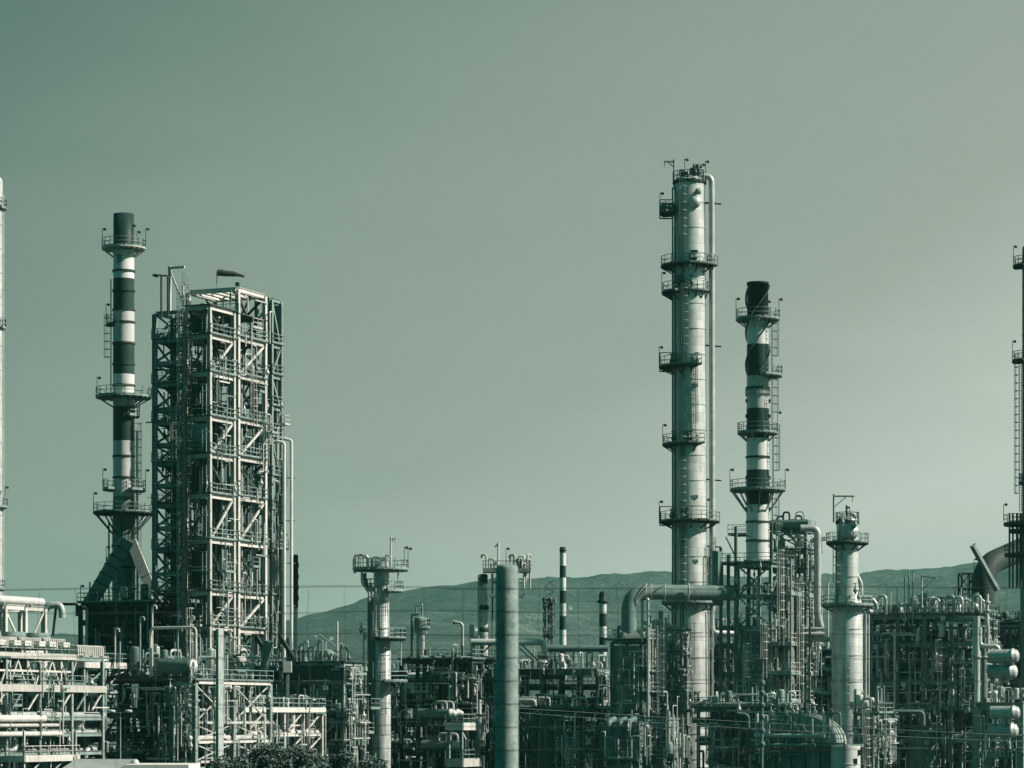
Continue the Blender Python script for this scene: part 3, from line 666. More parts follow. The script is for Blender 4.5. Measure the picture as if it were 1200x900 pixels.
tb.dress(70, 701, z0=8, u0=3); nb.dress(50, 702, z0=8); rb.dress(40, 703, z0=8, z1=rb.lv[3]); st.dress(90, 704, z0=6, pal=('steel','dpipe','bright','dsteel')); fr_ = None
# windsock
T = Tower('windsock', 'dark windsock flying to the right from a thin mast above the tall steel structure', 'windsock', 254, 341); k = T.k
T.part('mast', M().tube((0,0,T.z(345)),(0,0,T.z(318)),.05,6), 'steel')
q = [(0,319,.36),(4,319.6,.40),(9,320.4,.37),(13,320.6,.33),(18,320.8,.33),(23,321.8,.22),(27,322.6,.17),(31,324,.13)]
T.part('sock', M().sweep([(a*k+.1,.02*i,T.z(b)) for i, (a, b, c) in enumerate(q)], [c for a, b, c in q], 12, caps=False), 'cloth')
T.part('hoop', M().lathe([(.36,0),(.42,0),(.42,.06),(.36,.06)], 14, (.1,0,T.z(320)), axis='x'), 'dsteel')
# tall twin pipes on the right of the structure
for i, (x, lb) in enumerate(((333,'left one of two pale vertical pipes on the right side of the tall structure'),(341.5,'right one of two pale vertical pipes beside the tall steel structure, bent at its top'))):
    T = Tower('standpipe', lb, 'pipe', x, 342+2*i, 'twin pipes beside the tall steel structure')
    T.pipe([(x,770),(x,519-i*3),(x-9,517-i*3)], 1.9, 'white', bend=3)
    for py in (560, 610, 660, 710): T.part('pipe_clamp', M().bar((-.6,.2,T.z(py)),(.4,.2,T.z(py)),.4,.12), 'steel')
T = Tower('flare_tip', 'dark ribbed pipe tip on a pale mast just right of the tall steel structure', 'flare', 346.5, 352)
m = M().lathe([(3*T.k,T.z(712)),(3*T.k,T.z(652)),(2.4*T.k,T.z(650))], 14)
for py in (662, 675, 688, 700): m.lathe([(3*T.k,T.z(py+4)),(3.8*T.k,T.z(py+2)),(3.8*T.k,T.z(py-1)),(3*T.k,T.z(py-3))], 14)
T.part('tip', m, 'black'); T.part('mast', M().tube((0,0,0),(0,0,T.z(712)),2.7*T.k,14), 'white')
# ---------------- process towers
T = Tower('process_tower', 'pale tower cut by the left edge of the photograph, only its sunlit side showing', 'tower', -14, 360)
T.shell([(None,17),(214,17)], 'clad'); T.plat(244, x1=8, ri=17, a0=-35, a1=35); T.plat(384, x1=7, ri=17, a0=-25, a1=25); T.pipe([(4,880),(4,228)], .8, 'pipe')
T.plat(594, x1=9, ri=17, a0=-45, a1=10, lamps=(-20,)); T.plat(690, x1=6, ri=17)
for py in (300, 340, 430, 500, 560, 640): T.part('pipe_clamp', M().bar((16*T.k,0,T.z(py)),(18.6*T.k,0,T.z(py)),.2,.12), 'steel')

# the tallest column
T = Tower('distillation_column', 'tallest silvery column, ringed by platforms, a fat overhead pipe down its right side', 'column', 808, 345); k = T.k
T.shell([(None,22.5),(708,21.5),(698,20.4),(345,19),(216,18)], 'clad')
for py, x0, x1, a0, a1, lp, br in ((250,773,None,150,215,(180,),0),(312,774,None,110,345,(),6),(343,775,None,125,235,(178,),4),(342,None,832,-110,-10,(),4),(430,772,None,115,290,(176,),5),(521,776,None,120,300,(170,),5),(611,772,None,100,365,(175,300),7)):
    T.plat(py, x0=x0, x1=x1, ri=19.6, a0=a0, a1=a1, lamps=lp, brackets=br, drop=.9, mat='dsteel', rmat='steel')
T.plat(312, x1=836, ri=22, a0=-28, a1=22, mat='dsteel', rmat='steel')
T.plat(214, x1=828, ri=3, mat='dsteel', rmat='dsteel', lamps=(250,340,40), h=1.2); T.plat(706, x0=775, ri=21.6, mat='steel', brackets=12, drop=1.0); T.plat(828, x0=780, ri=22, mat='dsteel', rmat='steel')
# left-hand side frame of platforms
for py in (243, 422, 602): 
    m = M().bar((-35*k,-.5,T.z(py-8)),(-35*k,-.5,T.z(py+14)),.14,.14).bar((-35*k,-.5,T.z(py+14)),(-20*k,-.5,T.z(py+14)),.14,.14).bar((-35*k,-.5,T.z(py-8)),(-20*k,-.5,T.z(py-8)),.1,.1); T.part('outrigger', m, 'dsteel')
T.part('side_drum', hdrum(M(), -26*k, -.9, T.z(245), .6, 1.7, 'x'), 'dpipe')
for x, r, mt in ((-20.5,.9,'dpipe'),(-17.5,.8,'dsteel'),(-9,.7,'dsteel'),(-12,.6,'dpipe')):
    a = math.acos(max(-1, min(1, x/24))); T.part('riser_pipe', M().tube((x*k, -math.sin(a)*20.5*k-.15, 10), (x*k, -math.sin(a)*20.5*k-.15, T.z(222)), r*k, 8), mt)
T.lad(-112, 19.6, 300, 222); T.lad(-107, 19.6, 428, 345); T.lad(-80, 19.6, 520, 432); T.lad(-113, 19.6, 610, 523); T.lad(-112, 20, 702, 612); T.lad(-85, 22, 790, 730, cage=False); T.lad(-20, 22, 705, 640)
T.part('manhole', M().lathe([(.0,-.5),(.62,-.5),(.62,.0),(.75,.0),(.75,.14),(0,.16)], 20, axis='y').merge(M()), 'clad').location = (5*k, -19*k, T.z(240))
T.part('manhole', M().lathe([(.0,.1),(.3,.1),(.3,-.3),(.4,-.3),(.4,-.4),(0,-.42)], 14, axis='y'), 'steel').location = (9*k, -18*k, T.z(228))
for py in (300, 455, 585, 660): T.part('nameplate', M().box(.2,.9,-19.6*k-.06,-19.6*k+.3,T.z(py),T.z(py)+.35), 'steel')
T.pipe([(810,222,-.6),(810,207.5,-.6),(833.5,207.5,-.6),(834.5,716,-.3)], 3.4, 'clad', bend=8, n=18, name='overhead_pipe')
T.pipe([(834.5,715,-.3),(834.5,741,-.3),(900,741,6)], 2.6, 'clad', bend=8, n=16, name='overhead_pipe')
T.pipe([(824,700,.6),(824,240,.6)], .7, 'pipe'); 
for py in (238, 405, 562, 640, 660): T.part('pipe_guide', M().bar((18*k,-.1,T.z(py)),(30*k,-.1,T.z(py)),.5,.14).bar((24*k,.4,T.z(py)),(37*k,-.3,T.z(py)-.15),.12,.16), 'dsteel')
for x in (824.5, 829.5, 834): T.pipe([(x,880,-1.2),(x,716,-1.2)], 1.1, 'pipe')
T.davit(222, 187, 790, -12, 'steel'); T.davit(215, 200, 800, 5, 'dsteel')
rn = random.Random(2)
for q in range(16): T.part('top_nozzle', gooseneck(rn.uniform(-14,16)*k, rn.uniform(-14,4)*k, T.z(214), rn.uniform(.5,2), rn.uniform(.08,.2), rn.uniform(0,6), .6), rn.choice(('dsteel','dpipe','steel')))
for py in (306, 335, 425, 516, 606, 700, 820):
    for q in range(4): 
        a = R(rn.uniform(190, 300)); T.part('nozzle', valve((22*k*math.cos(a), 22*k*math.sin(a), T.z(py)-.3), .12), rn.choice(('dpipe','steel','dsteel')))

# striped chimney with spiral strakes
T = Tower('striped_chimney', 'banded chimney with dark spiral strakes round its top, right of the tallest column', 'chimney', 888, 338); k = T.k
bands(T, [(375,404,12.6,12.8,'white'),(404,441,12.8,13,'dark'),(441,479,13,13.2,'white'),(479,514,13.2,13.3,'dark'),(514,551,13.3,13.4,'white'),(551,592,13.4,13.5,'dark'),(592,658,13.6,13.8,'white')])
T.part('chimney_mouth', M().lathe([(12.5*k,T.z(375)),(12.2*k,T.z(334)),(13*k,T.z(334)),(13*k,T.z(331)),(11*k,T.z(331)),(11*k,T.z(360)),(0,T.z(360))], 36), 'black')
for ph in (0, 120, 240):
    m = M(); n = 60; z0, z1 = T.z(446), T.z(335); vs = []; 
    for i in range(n+1):
        a = R(ph)+2*PI*(i/n)*.95; z = z0+(z1-z0)*i/n; c, s_ = math.cos(a), math.sin(a)
        for r, dz in ((12.6*k, -.05), (15.0*k, -.05), (15.0*k, .05), (12.6*k, .05)): vs.append((r*c, r*s_, z+dz))
    fs = [(i*4+j, i*4+(j+1) % 4, i*4+4+(j+1) % 4, i*4+4+j) for i in range(n) for j in range(4)]; m.add(vs, fs); T.part('spiral_strake', m, 'dpipe')
for py in (455, 536, 612, 634): seam(T, py, 13.5)
for py, x0, kw in ((374,862,dict(lamps=(180,60,10),brackets=8,drop=1)),(507,864,dict(lamps=(5,),brackets=8,drop=1)),(574,855,dict(lamps=(175,5),brackets=10,drop=2.6,))): T.plat(py, x0=x0, ri=13.4, mat='steel', **kw)
T.plat(440, x1=917, ri=13, a0=-75, a1=35); 
T.lad(-22, 15.5, 440, 378); T.lad(-25, 16, 506, 440); T.lad(-18, 16.5, 574, 508); T.lad(-15, 15.5, 655, 576)
m = M().lathe([(13.4*k,T.z(462)),(14.4*k,T.z(462)),(14.4*k,T.z(459)),(13.4*k,T.z(459))], 36, sm=False)
for q in range(30): a = 2*PI*q/30; m.box(14*k*math.cos(a)-.06,14*k*math.cos(a)+.06,14*k*math.sin(a)-.06,14*k*math.sin(a)+.06,T.z(464),T.z(457))
T.part('flange', m, 'pipe')
m = M().lathe([(13.8*k,T.z(664)),(16*k,T.z(664)),(16*k,T.z(658)),(13.8*k,T.z(658))], 36, sm=False)
for q in range(28): a = 2*PI*q/28; m.box(15.5*k*math.cos(a)-.08,15.5*k*math.cos(a)+.08,15.5*k*math.sin(a)-.3,15.5*k*math.sin(a)+.08,T.z(666),T.z(656))
T.part('flange', m, 'steel')
for py in (470, 488, 560, 597): 
    for a in (180, 0): T.part('lifting_lug', M().tube((a and -14.6*k or 14.6*k, -.3, T.z(py)),(a and -13*k or 13*k,-.3,T.z(py)),.22,8), 'dsteel')

# mid tower with side pipes (px 447)
T = Tower('process_tower', 'slim tower left of centre carrying a square railed deck with hooked pipes on top', 'tower', 447, 330); k = T.k
T.shell([(None,11),(752,11),(750,9.2),(658,9)], 'clad', cap='flat')
T.plat(667, x1=479, ri=3, mat='steel', a0=-115, a1=75, lamps=(-30, 10)); T.plat(667, x0=413, ri=3, a0=75, a1=245, mat='steel')
T.plat(692, x1=473, ri=9, a0=-70, a1=50, mat='steel'); T.plat(690, x0=428, ri=9, a0=140, a1=230)
T.plat(748, x1=476, ri=9.5, mat='dsteel', a0=-110, a1=60); T.plat(798, x1=478, ri=11, a0=-80, a1=50)
T.pipe([(428,672,-.8),(428,682,-.8),(436,698,-.8),(438,860,-.8)], 2.1, 'dpipe'); T.pipe([(416,672,-.6),(416,651,-.6),(431,651,-.6),(431,664,-.6)], 1.7, 'pipe', bend=4); T.pipe([(425,666,-1.6),(425,684,-1.6),(433,694,-1.6),(434,706,-1.6)], 1.5, 'pipe', bend=3); T.pipe([(441,668,-1.5),(441,745,-1.5)], .8, 'bright'); T.part('cabinet', M().box(-14*k,-10*k,-1.4,-.6,T.z(700),T.z(684)), 'pipe')
T.pipe([(436,664,-.5),(436,654,-.5),(450,654,-.5),(450,665,-.5)], 1.8, 'dpipe', bend=4); T.pipe([(433,880,-.4),(433,700,-.4)], 2.3, 'dpipe')
T.davit(667, 629, 458, 6, 'bright'); T.lad(-75, 10, 745, 700); T.lad(-80, 11.5, 860, 760)
for x in (421, 426, 432, 441, 446, 452): T.part('vent_pipe', gooseneck((x-447)*k, -.7, T.z(667), random.uniform(1,1.8), .09, 0, .5), 'steel')
T.pipe([(467,666,-.8),(467,690,-.8)], .9, 'pipe')
for x, y in ((424,735),(428,742),(436,742),(442,744)): T.part('nozzle', valve(((x-447)*k, -1.2, T.z(y+8)), .12), 'steel')
T.pipe([(426,748),(426,790),(433,790)], 1, 'pipe'); T.pipe([(470,745),(470,780)], .8, 'pipe')
# background small tower px 493 + sphere end
T = Tower('process_tower', 'short slim tower just right of the square-topped tower, nozzles clustered on top', 'tower', 493, 372); k = T.k
T.shell([(None,6),(780,5.6),(740,5)], 'clad', cap='flat'); T.shell([(742,7.5),(727,7.5)], 'steel', name='head', rings=False)
T.plat(735, x1=504, ri=5, mat='steel', a0=-120, a1=80); T.pipe([(494,718),(494,708)], .8, 'steel'); T.part('vent_pipe', gooseneck(.2,0,T.z(726),2,.1,2), 'steel'); T.part('vent_pipe', gooseneck(-.6,0,T.z(722),1.4,.1,0), 'steel')
T.pipe([(483,800,-.5),(483,720,-.5),(491,720,-.5)], 1.7, 'dpipe', bend=3); T.plat(782, x1=509, ri=6, mat='steel'); T.lad(-60, 6, 780, 738); T.pipe([(495,830,-1.2),(495,755,-1.2)], 1.3, 'white')
T = Thing('process_drum', 'sunlit white round-ended drum beside the short slim tower', 'drum', (X(500, 366), 366, 0)); k = S(366)
T.part('shell', hdrum(M(), 0, 0, Z(803, 366), 15*k, 6, 'x', 28), 'white'); T.part('saddle', M().box(-1.5,-1,-1,1,Z(840,366),Z(812,366)), 'steel'); T.part('saddle', M().box(1,1.5,-1,1,Z(840,366),Z(812,366)), 'steel')
T.o.rotation_euler = (0, 0, GR)
# thin tower px 566, behind the concrete post
T = Tower('process_tower', 'slender tower half hidden behind the round concrete post, with a crowded railed top deck', 'tower', 567, 362); k = T.k
T.shell([(None,5),(716,4.8),(684,4)], 'clad', cap='flat'); T.shell([(684,4.6),(675,4.6)], 'dsteel', name='collar', rings=False)
T.part('platform', M().box(-1*k,55*k,-1.6,1.6,T.z(671),T.z(668)), 'steel'); m = M(); rail(m, [(-1*k,-1.55,T.z(668)),(55*k,-1.55,T.z(668)),(55*k,1.5,T.z(668)),(-1*k,1.5,T.z(668))], closed=True); T.part('railing', m, 'steel')
T.pipe([(584,668),(584,636)], 1.2, 'bright'); T.part('davit', M().bar((16*k,0,T.z(638)),(13*k,0,T.z(641)),.2,.2), 'steel'); lamp(T, (26*k,0,T.z(668)+.8))
for x, y in ((577,655),(612,652),(619,656)): T.pipe([(x-4,668,-.5),(x-4,y,-.5),(x+2,y,-.5),(x+2,690 if x > 600 else 672,-.5)], 1.2, 'bright', bend=2)
T.pipe([(616,668),(616,682),(608,682)], 1.8, 'pipe'); T.pipe([(577,672),(577,682),(584,682)], 1.5, 'pipe')
[T.part('vent_pipe', gooseneck(q*k, -1.2+.4*(q%3), T.z(668), .8+.35*(q%4), .12, q, .6), ('bright','pipe','steel')[q%3]) for q in (3, 8, 12, 31, 35, 41, 45, 48, 51, 53)]; T.part('cabinet', M().box(38*k,44*k,-.6,.6,T.z(668),T.z(655)), 'dsteel')
T.part('platform', M().box(7*k,47*k,-1.4,1.2,T.z(700),T.z(698)), 'steel'); m = M(); rail(m, [(7*k,-1.3,T.z(698)),(47*k,-1.3,T.z(698)),(47*k,1,T.z(698))], h=1.2); T.part('railing', m, 'steel')
T.pipe([(561,760,-.4),(561,676,-.4)], 1.2, 'pipe'); T.pipe([(577,800,.4),(577,672,.4)], 1.0, 'dpipe'); T.pipe([(604,800,1),(604,672,1)], 1.3, 'steel'); T.plat(684, x0=560, ri=4, a0=120, a1=240)
T.part('post', M().bar((22*k,.8,0),(22*k,.8,T.z(671)),.3,.3), 'steel')
for py in (712, 738): T.part('collar', M().lathe([(4.9*k,T.z(py)-.3),(6*k,T.z(py)-.15),(6*k,T.z(py)+.15),(4.9*k,T.z(py)+.3)], 20), 'dsteel')
# the two striped stacks in the distance
T = Tower('striped_chimney', 'thin distant chimney in many dark and white bands, the taller one against the hills', 'chimney', 659.5, 430)
ys = [641, 648, 663, 677, 692, 707, 722, 738, 756, 774, 795]
for i, (a, b) in enumerate(zip(ys, ys[1:])):
    r0 = 3.5+.06*i; T.part('painted_band', M().lathe([(r0*T.k+.004*i, T.z(b)), (r0*T.k, T.z(a))]+([(2.9*T.k, T.z(a)), (2.9*T.k, T.z(a)-2), (0, T.z(a)-2)] if i == 0 else []), 20), 'dark' if i % 2 == 0 else 'white')
T.part('rim', M().lathe([(3.5*T.k,T.z(645)),(4.4*T.k,T.z(645)),(4.4*T.k,T.z(644)),(3.5*T.k,T.z(644))], 20), 'dsteel'); T.part('shell', M().tube((0,0,0),(0,0,T.z(795)),4*T.k,20), 'steel')
T = Tower('striped_chimney', 'short banded chimney with a dark ringed cap, right of the thin distant one', 'chimney', 706.5, 420)
ys = [701, 707, 719, 734, 747, 761, 775, 800]
for i, (a, b) in enumerate(zip(ys, ys[1:])):
    T.part('painted_band', M().lathe([(4.4*T.k, T.z(b)), (4.3*T.k, T.z(a))], 20), 'dark' if i % 2 == 0 else 'white')
T.part('cap', M().lathe([(4.4*T.k,T.z(707)),(7,T.z(707)),(7,T.z(705)),(4.4*T.k,T.z(705)),(4.6*T.k,T.z(697)),(3.6*T.k,T.z(694)),(0,T.z(693))] if 0 else [(4.4*T.k,T.z(707)),(7*T.k,T.z(706)),(7*T.k,T.z(704.5)),(4.6*T.k,T.z(703)),(4.6*T.k,T.z(697)),(3.4*T.k,T.z(693.5)),(0,T.z(693))], 20), 'dark')
T.part('shell', M().tube((0,0,0),(0,0,T.z(800)),4.4*T.k,20), 'steel')
# lattice mast px 642
T = Tower('lattice_mast', 'dark lattice flare mast standing just left of the thin distant striped chimney', 'mast', 643, 400); k = T.k
for x, y in ((-.7,-.6),(.7,-.6),(0,.8)): T.part('leg', M().tube((x,y,0),(x*.8,y*.8,T.z(706)),.1,6), 'steel')
m = M()
for q in range(24):
    a, b = 8+q*.78, 8.78+q*.78; s_ = 1 if q % 2 else -1
    m.bar((-.7*s_,-.6,a),(.7*s_,-.6,b),.07,.07); m.bar((.7*s_,-.6,a),(0,.8,b),.07,.07)
T.part('lacing', m, 'dsteel')
for py in (712, 727, 745): T.plat(py, x0=636, ri=2, mat='dsteel', rmat='dsteel')
T.davit(706, 698, 646, 6, 'bright'); T.pipe([(646,800),(646,712)], 1.1, 'dpipe'); T.pipe([(640,740,-.8),(640,712,-.8)], 1.4, 'dpipe')
for q in range(5): T.part('nozzle', gooseneck(random.uniform(-1,1), random.uniform(-1,1), T.z(712), 1.2, .1, q, .5), 'dsteel')

# tower px 992
T = Tower('process_tower', 'two-diameter pale tower right of the spiral chimney, wider below its middle ring platform', 'tower', 993, 332); k = T.k
T.shell([(None,18.5),(712,18.3),(710,17.5),(684,12.8),(612,12.6)], 'clad')
T.plat(636, x0=968, ri=12.6, mat='dsteel', rmat='steel', brackets=8, drop=.9); T.plat(709, x0=962, ri=17.5, mat='steel', brackets=10, drop=.8, h=1)
T.plat(612, x0=979, ri=2, mat='dsteel', rmat='dsteel')
T.davit(612, 579, 977, 24, 'steel'); T.davit(612, 592, 992, 4, 'dsteel')
T.pipe([(993,606),(993,602),(1001,602),(1001,640),(1001,668),(1009,684),(1009,705)], 2.2, 'clad', y=-.3, bend=4); T.pipe([(979,706,-1),(979,640,-1)], 1.0, 'dpipe'); T.pipe([(1008,700,-.4),(1020,700,-.4),(1027,708,-.4),(1027,714,-.4)], 2.0, 'clad', bend=4)
T.part('manhole', M().lathe([(0,.3),(.75,.3),(.75,-.3),(.95,-.3),(.95,-.45),(0,-.5)], 22, axis='y'), 'clad').location = (1*k, -12.6*k-.1, T.z(625))
T.lad(-140, 13, 705, 640); T.lad(-100, 18.4, 835, 780); T.lad(-125, 12.8, 636, 612, cage=False)
for x, r in ((1014,1.4),(1010,1.1),(1017.5,1)): T.pipe([(x,880,-.5),(x,720,-.5)], r, 'pipe')
for x, y in ((1000,692),(1004,700),(985,612),(1000,615)): T.part('nozzle', valve(((x-993)*k,-1.9,T.z(y+5)), .12), 'steel')

# far right: tall pole-like tower at the frame edge
T = Tower('process_tower', 'dark slender tower at the right edge of the photograph with small side platforms', 'tower', 1208, 350); k = T.k
T.shell([(None,13),(620,12),(600,10),(292,10)], 'dpipe')
T.plat(312, x0=1187, ri=10, a0=140, a1=235, lamps=(180,), mat='dsteel', rmat='dsteel'); T.plat(423, x0=1186, ri=10, a0=140, a1=235, lamps=(178,), mat='dsteel', rmat='dsteel'); T.plat(566, x0=1194, ri=10, a0=150, a1=235, mat='dsteel')
T.plat(614, x0=1176, ri=11, mat='dsteel', rmat='dsteel', lamps=(175,)); T.plat(622, x0=1182, ri=11, mat='dsteel', rmat='dsteel'); T.plat(650, x0=1177, ri=12, mat='dsteel', rmat='dsteel')
for x in (1181, 1185, 1190, 1194): T.pipe([(x,690,-1.2),(x,602,-1.2)], 1.1 if x % 2 else 1.6, 'dsteel')
T.lad(200, 12, 600, 425)
T = Thing('transfer_duct', 'huge dark curved duct arching up to the right edge above the pipework', 'duct', (X(1152, 362), 362, 0)); k = S(362)
T.part('duct', M().pipe([(0,0,10),(0,0,Z(664,362)),(56*k,6,Z(640,362))], 13.5*k, 28*k, 30, 14), 'dsteel')  # shade from masses out of view is put into this dark tone
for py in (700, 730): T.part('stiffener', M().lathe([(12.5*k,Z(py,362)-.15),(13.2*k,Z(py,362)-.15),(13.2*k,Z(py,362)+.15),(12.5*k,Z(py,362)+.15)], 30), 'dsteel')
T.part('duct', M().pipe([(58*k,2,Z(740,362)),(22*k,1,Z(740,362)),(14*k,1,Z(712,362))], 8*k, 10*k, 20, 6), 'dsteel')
T = Thing('sampling_tube', 'slanted open-ended steel tube sticking up from the huge curved duct', 'tube', (X(1152, 356), 356, 0)); k = S(356)
T.part('tube', M().sweep([(17*k,0,Z(692,356)),(-12*k,0,Z(640,356))], 3.6*k, 4, caps=True, sm=False), 'dpipe'); T.part('end_plate', M().bar((-12*k,0,Z(639.6,356)),(-12.6*k,0,Z(638.6,356)),.8,.8), 'steel')
T.part('slot', M().bar((-10*k,-2.62*k,Z(644,356)),(-4*k,-2.62*k,Z(654,356)),.26,.05), 'bright')
# ---------------- left racks with air coolers
PAL1 = ('pipe','dpipe','steel','bright'); PALD = ('dpipe','dsteel','dpipe','steel','pipe')
T1 = Frame('pipe_rack', 'long cream-edged pipe rack at lower left, two railed decks above pale pipes', 'pipe rack', -34, 280, 6, 24, [768, 806, 842, 862, 885], 1, 4, mat='steel', cw=.34, bh=.4)
zt = T1.deck(T1.lv[0], v1=18.5, sides='rfb', fascia=.34, fmat='bright', rmat='steel'); zm = T1.deck(T1.lv[1], sides='', fascia=.5, fmat='bright')
for a, b in ((1, 4), (7, 11), (12.5, 15), (17, 21)):
    m = M(); rail(m, [(6.2,a,zm),(6.2,b,zm)]); T1.part('railing', m, 'steel')
for i in range(6): 
    v = .5+i*3.1; T1.side(zm, T1.lv[0]-.3, v, v+2.9, 'V' if i % 2 else 'K', mat='bright', w_=.17); T1.part('post', M().bar((6,v,zm),(6,v,T1.lv[0]-.25),.2,.2), 'bright')
    T1.part('knee_brace', M().bar((6.0,v,T1.lv[0]-1.3),(7.0,v,T1.lv[0]-.3),.1,.1), 'steel')
T1.part('tie_beam', M().bar((6.02,0,T1.lv[0]-1.35),(6.02,18,T1.lv[0]-1.35),.16,.2), 'bright')
for i in range(8): T1.part('brace', M().bar((6,1+i*3,zm-2.4),(6,2.8+i*3,zm-.75),.13,.16), 'bright' if i % 2 else 'steel')
for i in range(4):
    m = M().box(.8,5.2,.6+i*4.5,4.6+i*4.5,zt+.6,zt+1.7)
    for q in range(11): m.box(5.203,5.32,.7+i*4.5+q*.36,.86+i*4.5+q*.36,zt+.65,zt+1.65)
    T1.part('air_cooler', m, 'bright'); m = M().lathe([(1.5,zt+1.7),(1.4,zt+2.3)], 24, (3,2.6+i*4.5,0)); T1.part('fan_ring', m, 'steel')
    for q in (1, 3.6): T1.part('header_box', M().box(5.33,5.9,q-.4+i*4.5,q+.8+i*4.5,zt+.75,zt+1.35), 'bright')
T1.run(T1.lv[2]-.2, 6, 3, 'v', rr=(.15,.42), pal=('bright','pipe','dpipe')); T1.run(T1.lv[3]-.2, 7, 4, 'v', rr=(.1,.3), pal=('bright','dpipe','pipe')); T1.run(T1.lv[4]-.2, 6, 5, 'v', rr=(.1,.3), pal=('pipe','dpipe')); T1.run(T1.lv[1]+.1, 6, 6, 'v', lo=.5, hi=5, rr=(.1,.3), pal=PALD)
for v, y, r in ((12,842,.36),(15,860,.26),(14.5,850,.18)): T1.part('pipe', M().tube((6.6,0,Z(y,290)),(6.6,v,Z(y,290)),r,14), 'bright')
clutter(T1, .5, 5.5, 1, 23, zm, 40, 77, pal=('pipe','dpipe','steel','dsteel'), hmax=2.2)
clutter(T1, .5, 5.8, 1, 22, T1.lv[3], 22, 78, pal=('pipe','dpipe','bright'), hmax=1.8)
T1b = Frame('cooler_deck', 'small raised deck with a ribbed pale cooler, right of the long left rack', 'deck', 98, 304, 5, 8.5, [780, 806], 1, 2, mat='steel', cw=.28, bh=.35)
z = T1b.deck(T1b.lv[0], sides='rfb', fascia=.4, fmat='bright'); m = M().box(.6,4,.2,6,z+.3,z+1.9)
for q in range(15): m.box(4.003,4.12,.3+q*.38,.48+q*.38,z+.35,z+1.8)
T1b.part('air_cooler', m, 'bright'); lamp(T1b, (5.2,8.5,z+.5)); T1b.side(T1b.lv[1], T1b.lv[0]-.3, 0, 4.2, '/', mat='steel', w_=.14); T1b.side(T1b.lv[1], T1b.lv[0]-.3, 4.2, 8.4, '/', mat='bright', w_=.14)
for q in range(3): T1b.part('header_box', M().box(4.13,4.6,.5+q*2,1.7+q*2,z+.3,z+.8), 'bright')
# portal with drum at the far left
T2 = Frame('drum_portal', 'pale steel portal with slanting braces under the horizontal drum at the left edge', 'steel frame', 6, 296, 3, 7.4, [711, 762], 1, 2, mat='bright', cw=.4, bh=.5)
T2.side(T2.lv[1], T2.lv[0]-.3, 0, 3.5, '\\', w_=.2, mat='bright'); T2.side(T2.lv[1], T2.lv[0]-.3, 3.9, 7.2, '/', w_=.2, mat='bright'); T2.brace((3,3.7,T2.lv[1]),(3,3.7,T2.lv[0]-.3), .16)
p = T2.o.location+GX*3.0+GY*(-1.5)
T = Thing('reflux_drum', 'pale round-ended horizontal drum lying on the portal at the left edge', 'drum', (p.x, p.y, 0), GR); T.part('shell', hdrum(M(), 0, 3.2, T2.lv[0]+.72, .42, 10.6, 'y', 24), 'white')
for v in (1, 6): T.part('saddle', M().box(-.3,.3,v-.15,v+.15,T2.lv[0]+.26,T2.lv[0]+.45), 'steel')
# small lit platform low at left
T3 = Frame('access_platform', 'small railed access platform, its edge beam lit, low in the left rack', 'platform', 28, 284, 3, 9.4, [856], 1, 1, mat='bright', cw=.2, bh=.2, beams=False)
z = Z(890, 284); T3.deck(z, sides='rfb', fascia=.35, fmat='bright')
for v in (3, 7): T3.part('knee_brace', M().bar((3.1,v,z-.2),(2.2,v-1.5,z-1.8),.14,.14), 'bright')
# dark rack behind, px 130..240
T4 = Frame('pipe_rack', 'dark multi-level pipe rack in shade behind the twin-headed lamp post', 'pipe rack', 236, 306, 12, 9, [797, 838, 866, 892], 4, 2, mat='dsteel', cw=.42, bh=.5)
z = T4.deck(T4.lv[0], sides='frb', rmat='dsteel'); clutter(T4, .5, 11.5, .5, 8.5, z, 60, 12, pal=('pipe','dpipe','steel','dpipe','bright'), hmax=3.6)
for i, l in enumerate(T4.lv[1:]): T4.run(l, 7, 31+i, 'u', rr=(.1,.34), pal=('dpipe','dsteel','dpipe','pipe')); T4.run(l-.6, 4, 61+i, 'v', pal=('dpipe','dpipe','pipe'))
T4.risers(46, 71, 0, 12, -.4, 8, 1, T4.lv[0]-.3, pal=('dpipe','dsteel','dpipe','steel','bright'))
for u in (0, 6): T4.front(T4.lv[2], T4.lv[1]-.4, u, u+3, 'K', mat='dsteel'); T4.front(T4.lv[3], T4.lv[2]-.4, u+3, u+6, 'V', mat='dsteel')
m = M()
for q in range(5): T4.part('vent_pipe', gooseneck(1.2+q*2.3+(q % 2)*.8, .4, z, 5.2+(q % 3)*1.2, .1, 0, .5), 'steel' if q % 2 else 'bright')
T4.part('pipe', M().pipe([(6,-.3,z),(6,-.3,z+5.2),(11.5,-.3,z+5.2),(11.5,-.3,z)], .16, .5), 'bright')
T = Thing('small_drum', 'dull horizontal drum with a white end cap on the deck below the stair tower', 'drum', (X(206, 303), 303, 0), GR)
T.part('shell', hdrum(M(), 0, 0, Z(781, 303), .85, 4.4, 'x', 22), 'dpipe'); T.part('end_cap', M().lathe([(.8,2.1),(.6,2.3),(0,2.36)], 20, (0,0,Z(781,303)), axis='x'), 'white')
for x in (-1.3, 1.3): T.part('saddle', M().box(x-.15,x+.15,-.6,.6,Z(795,303),Z(787,303)), 'dsteel')
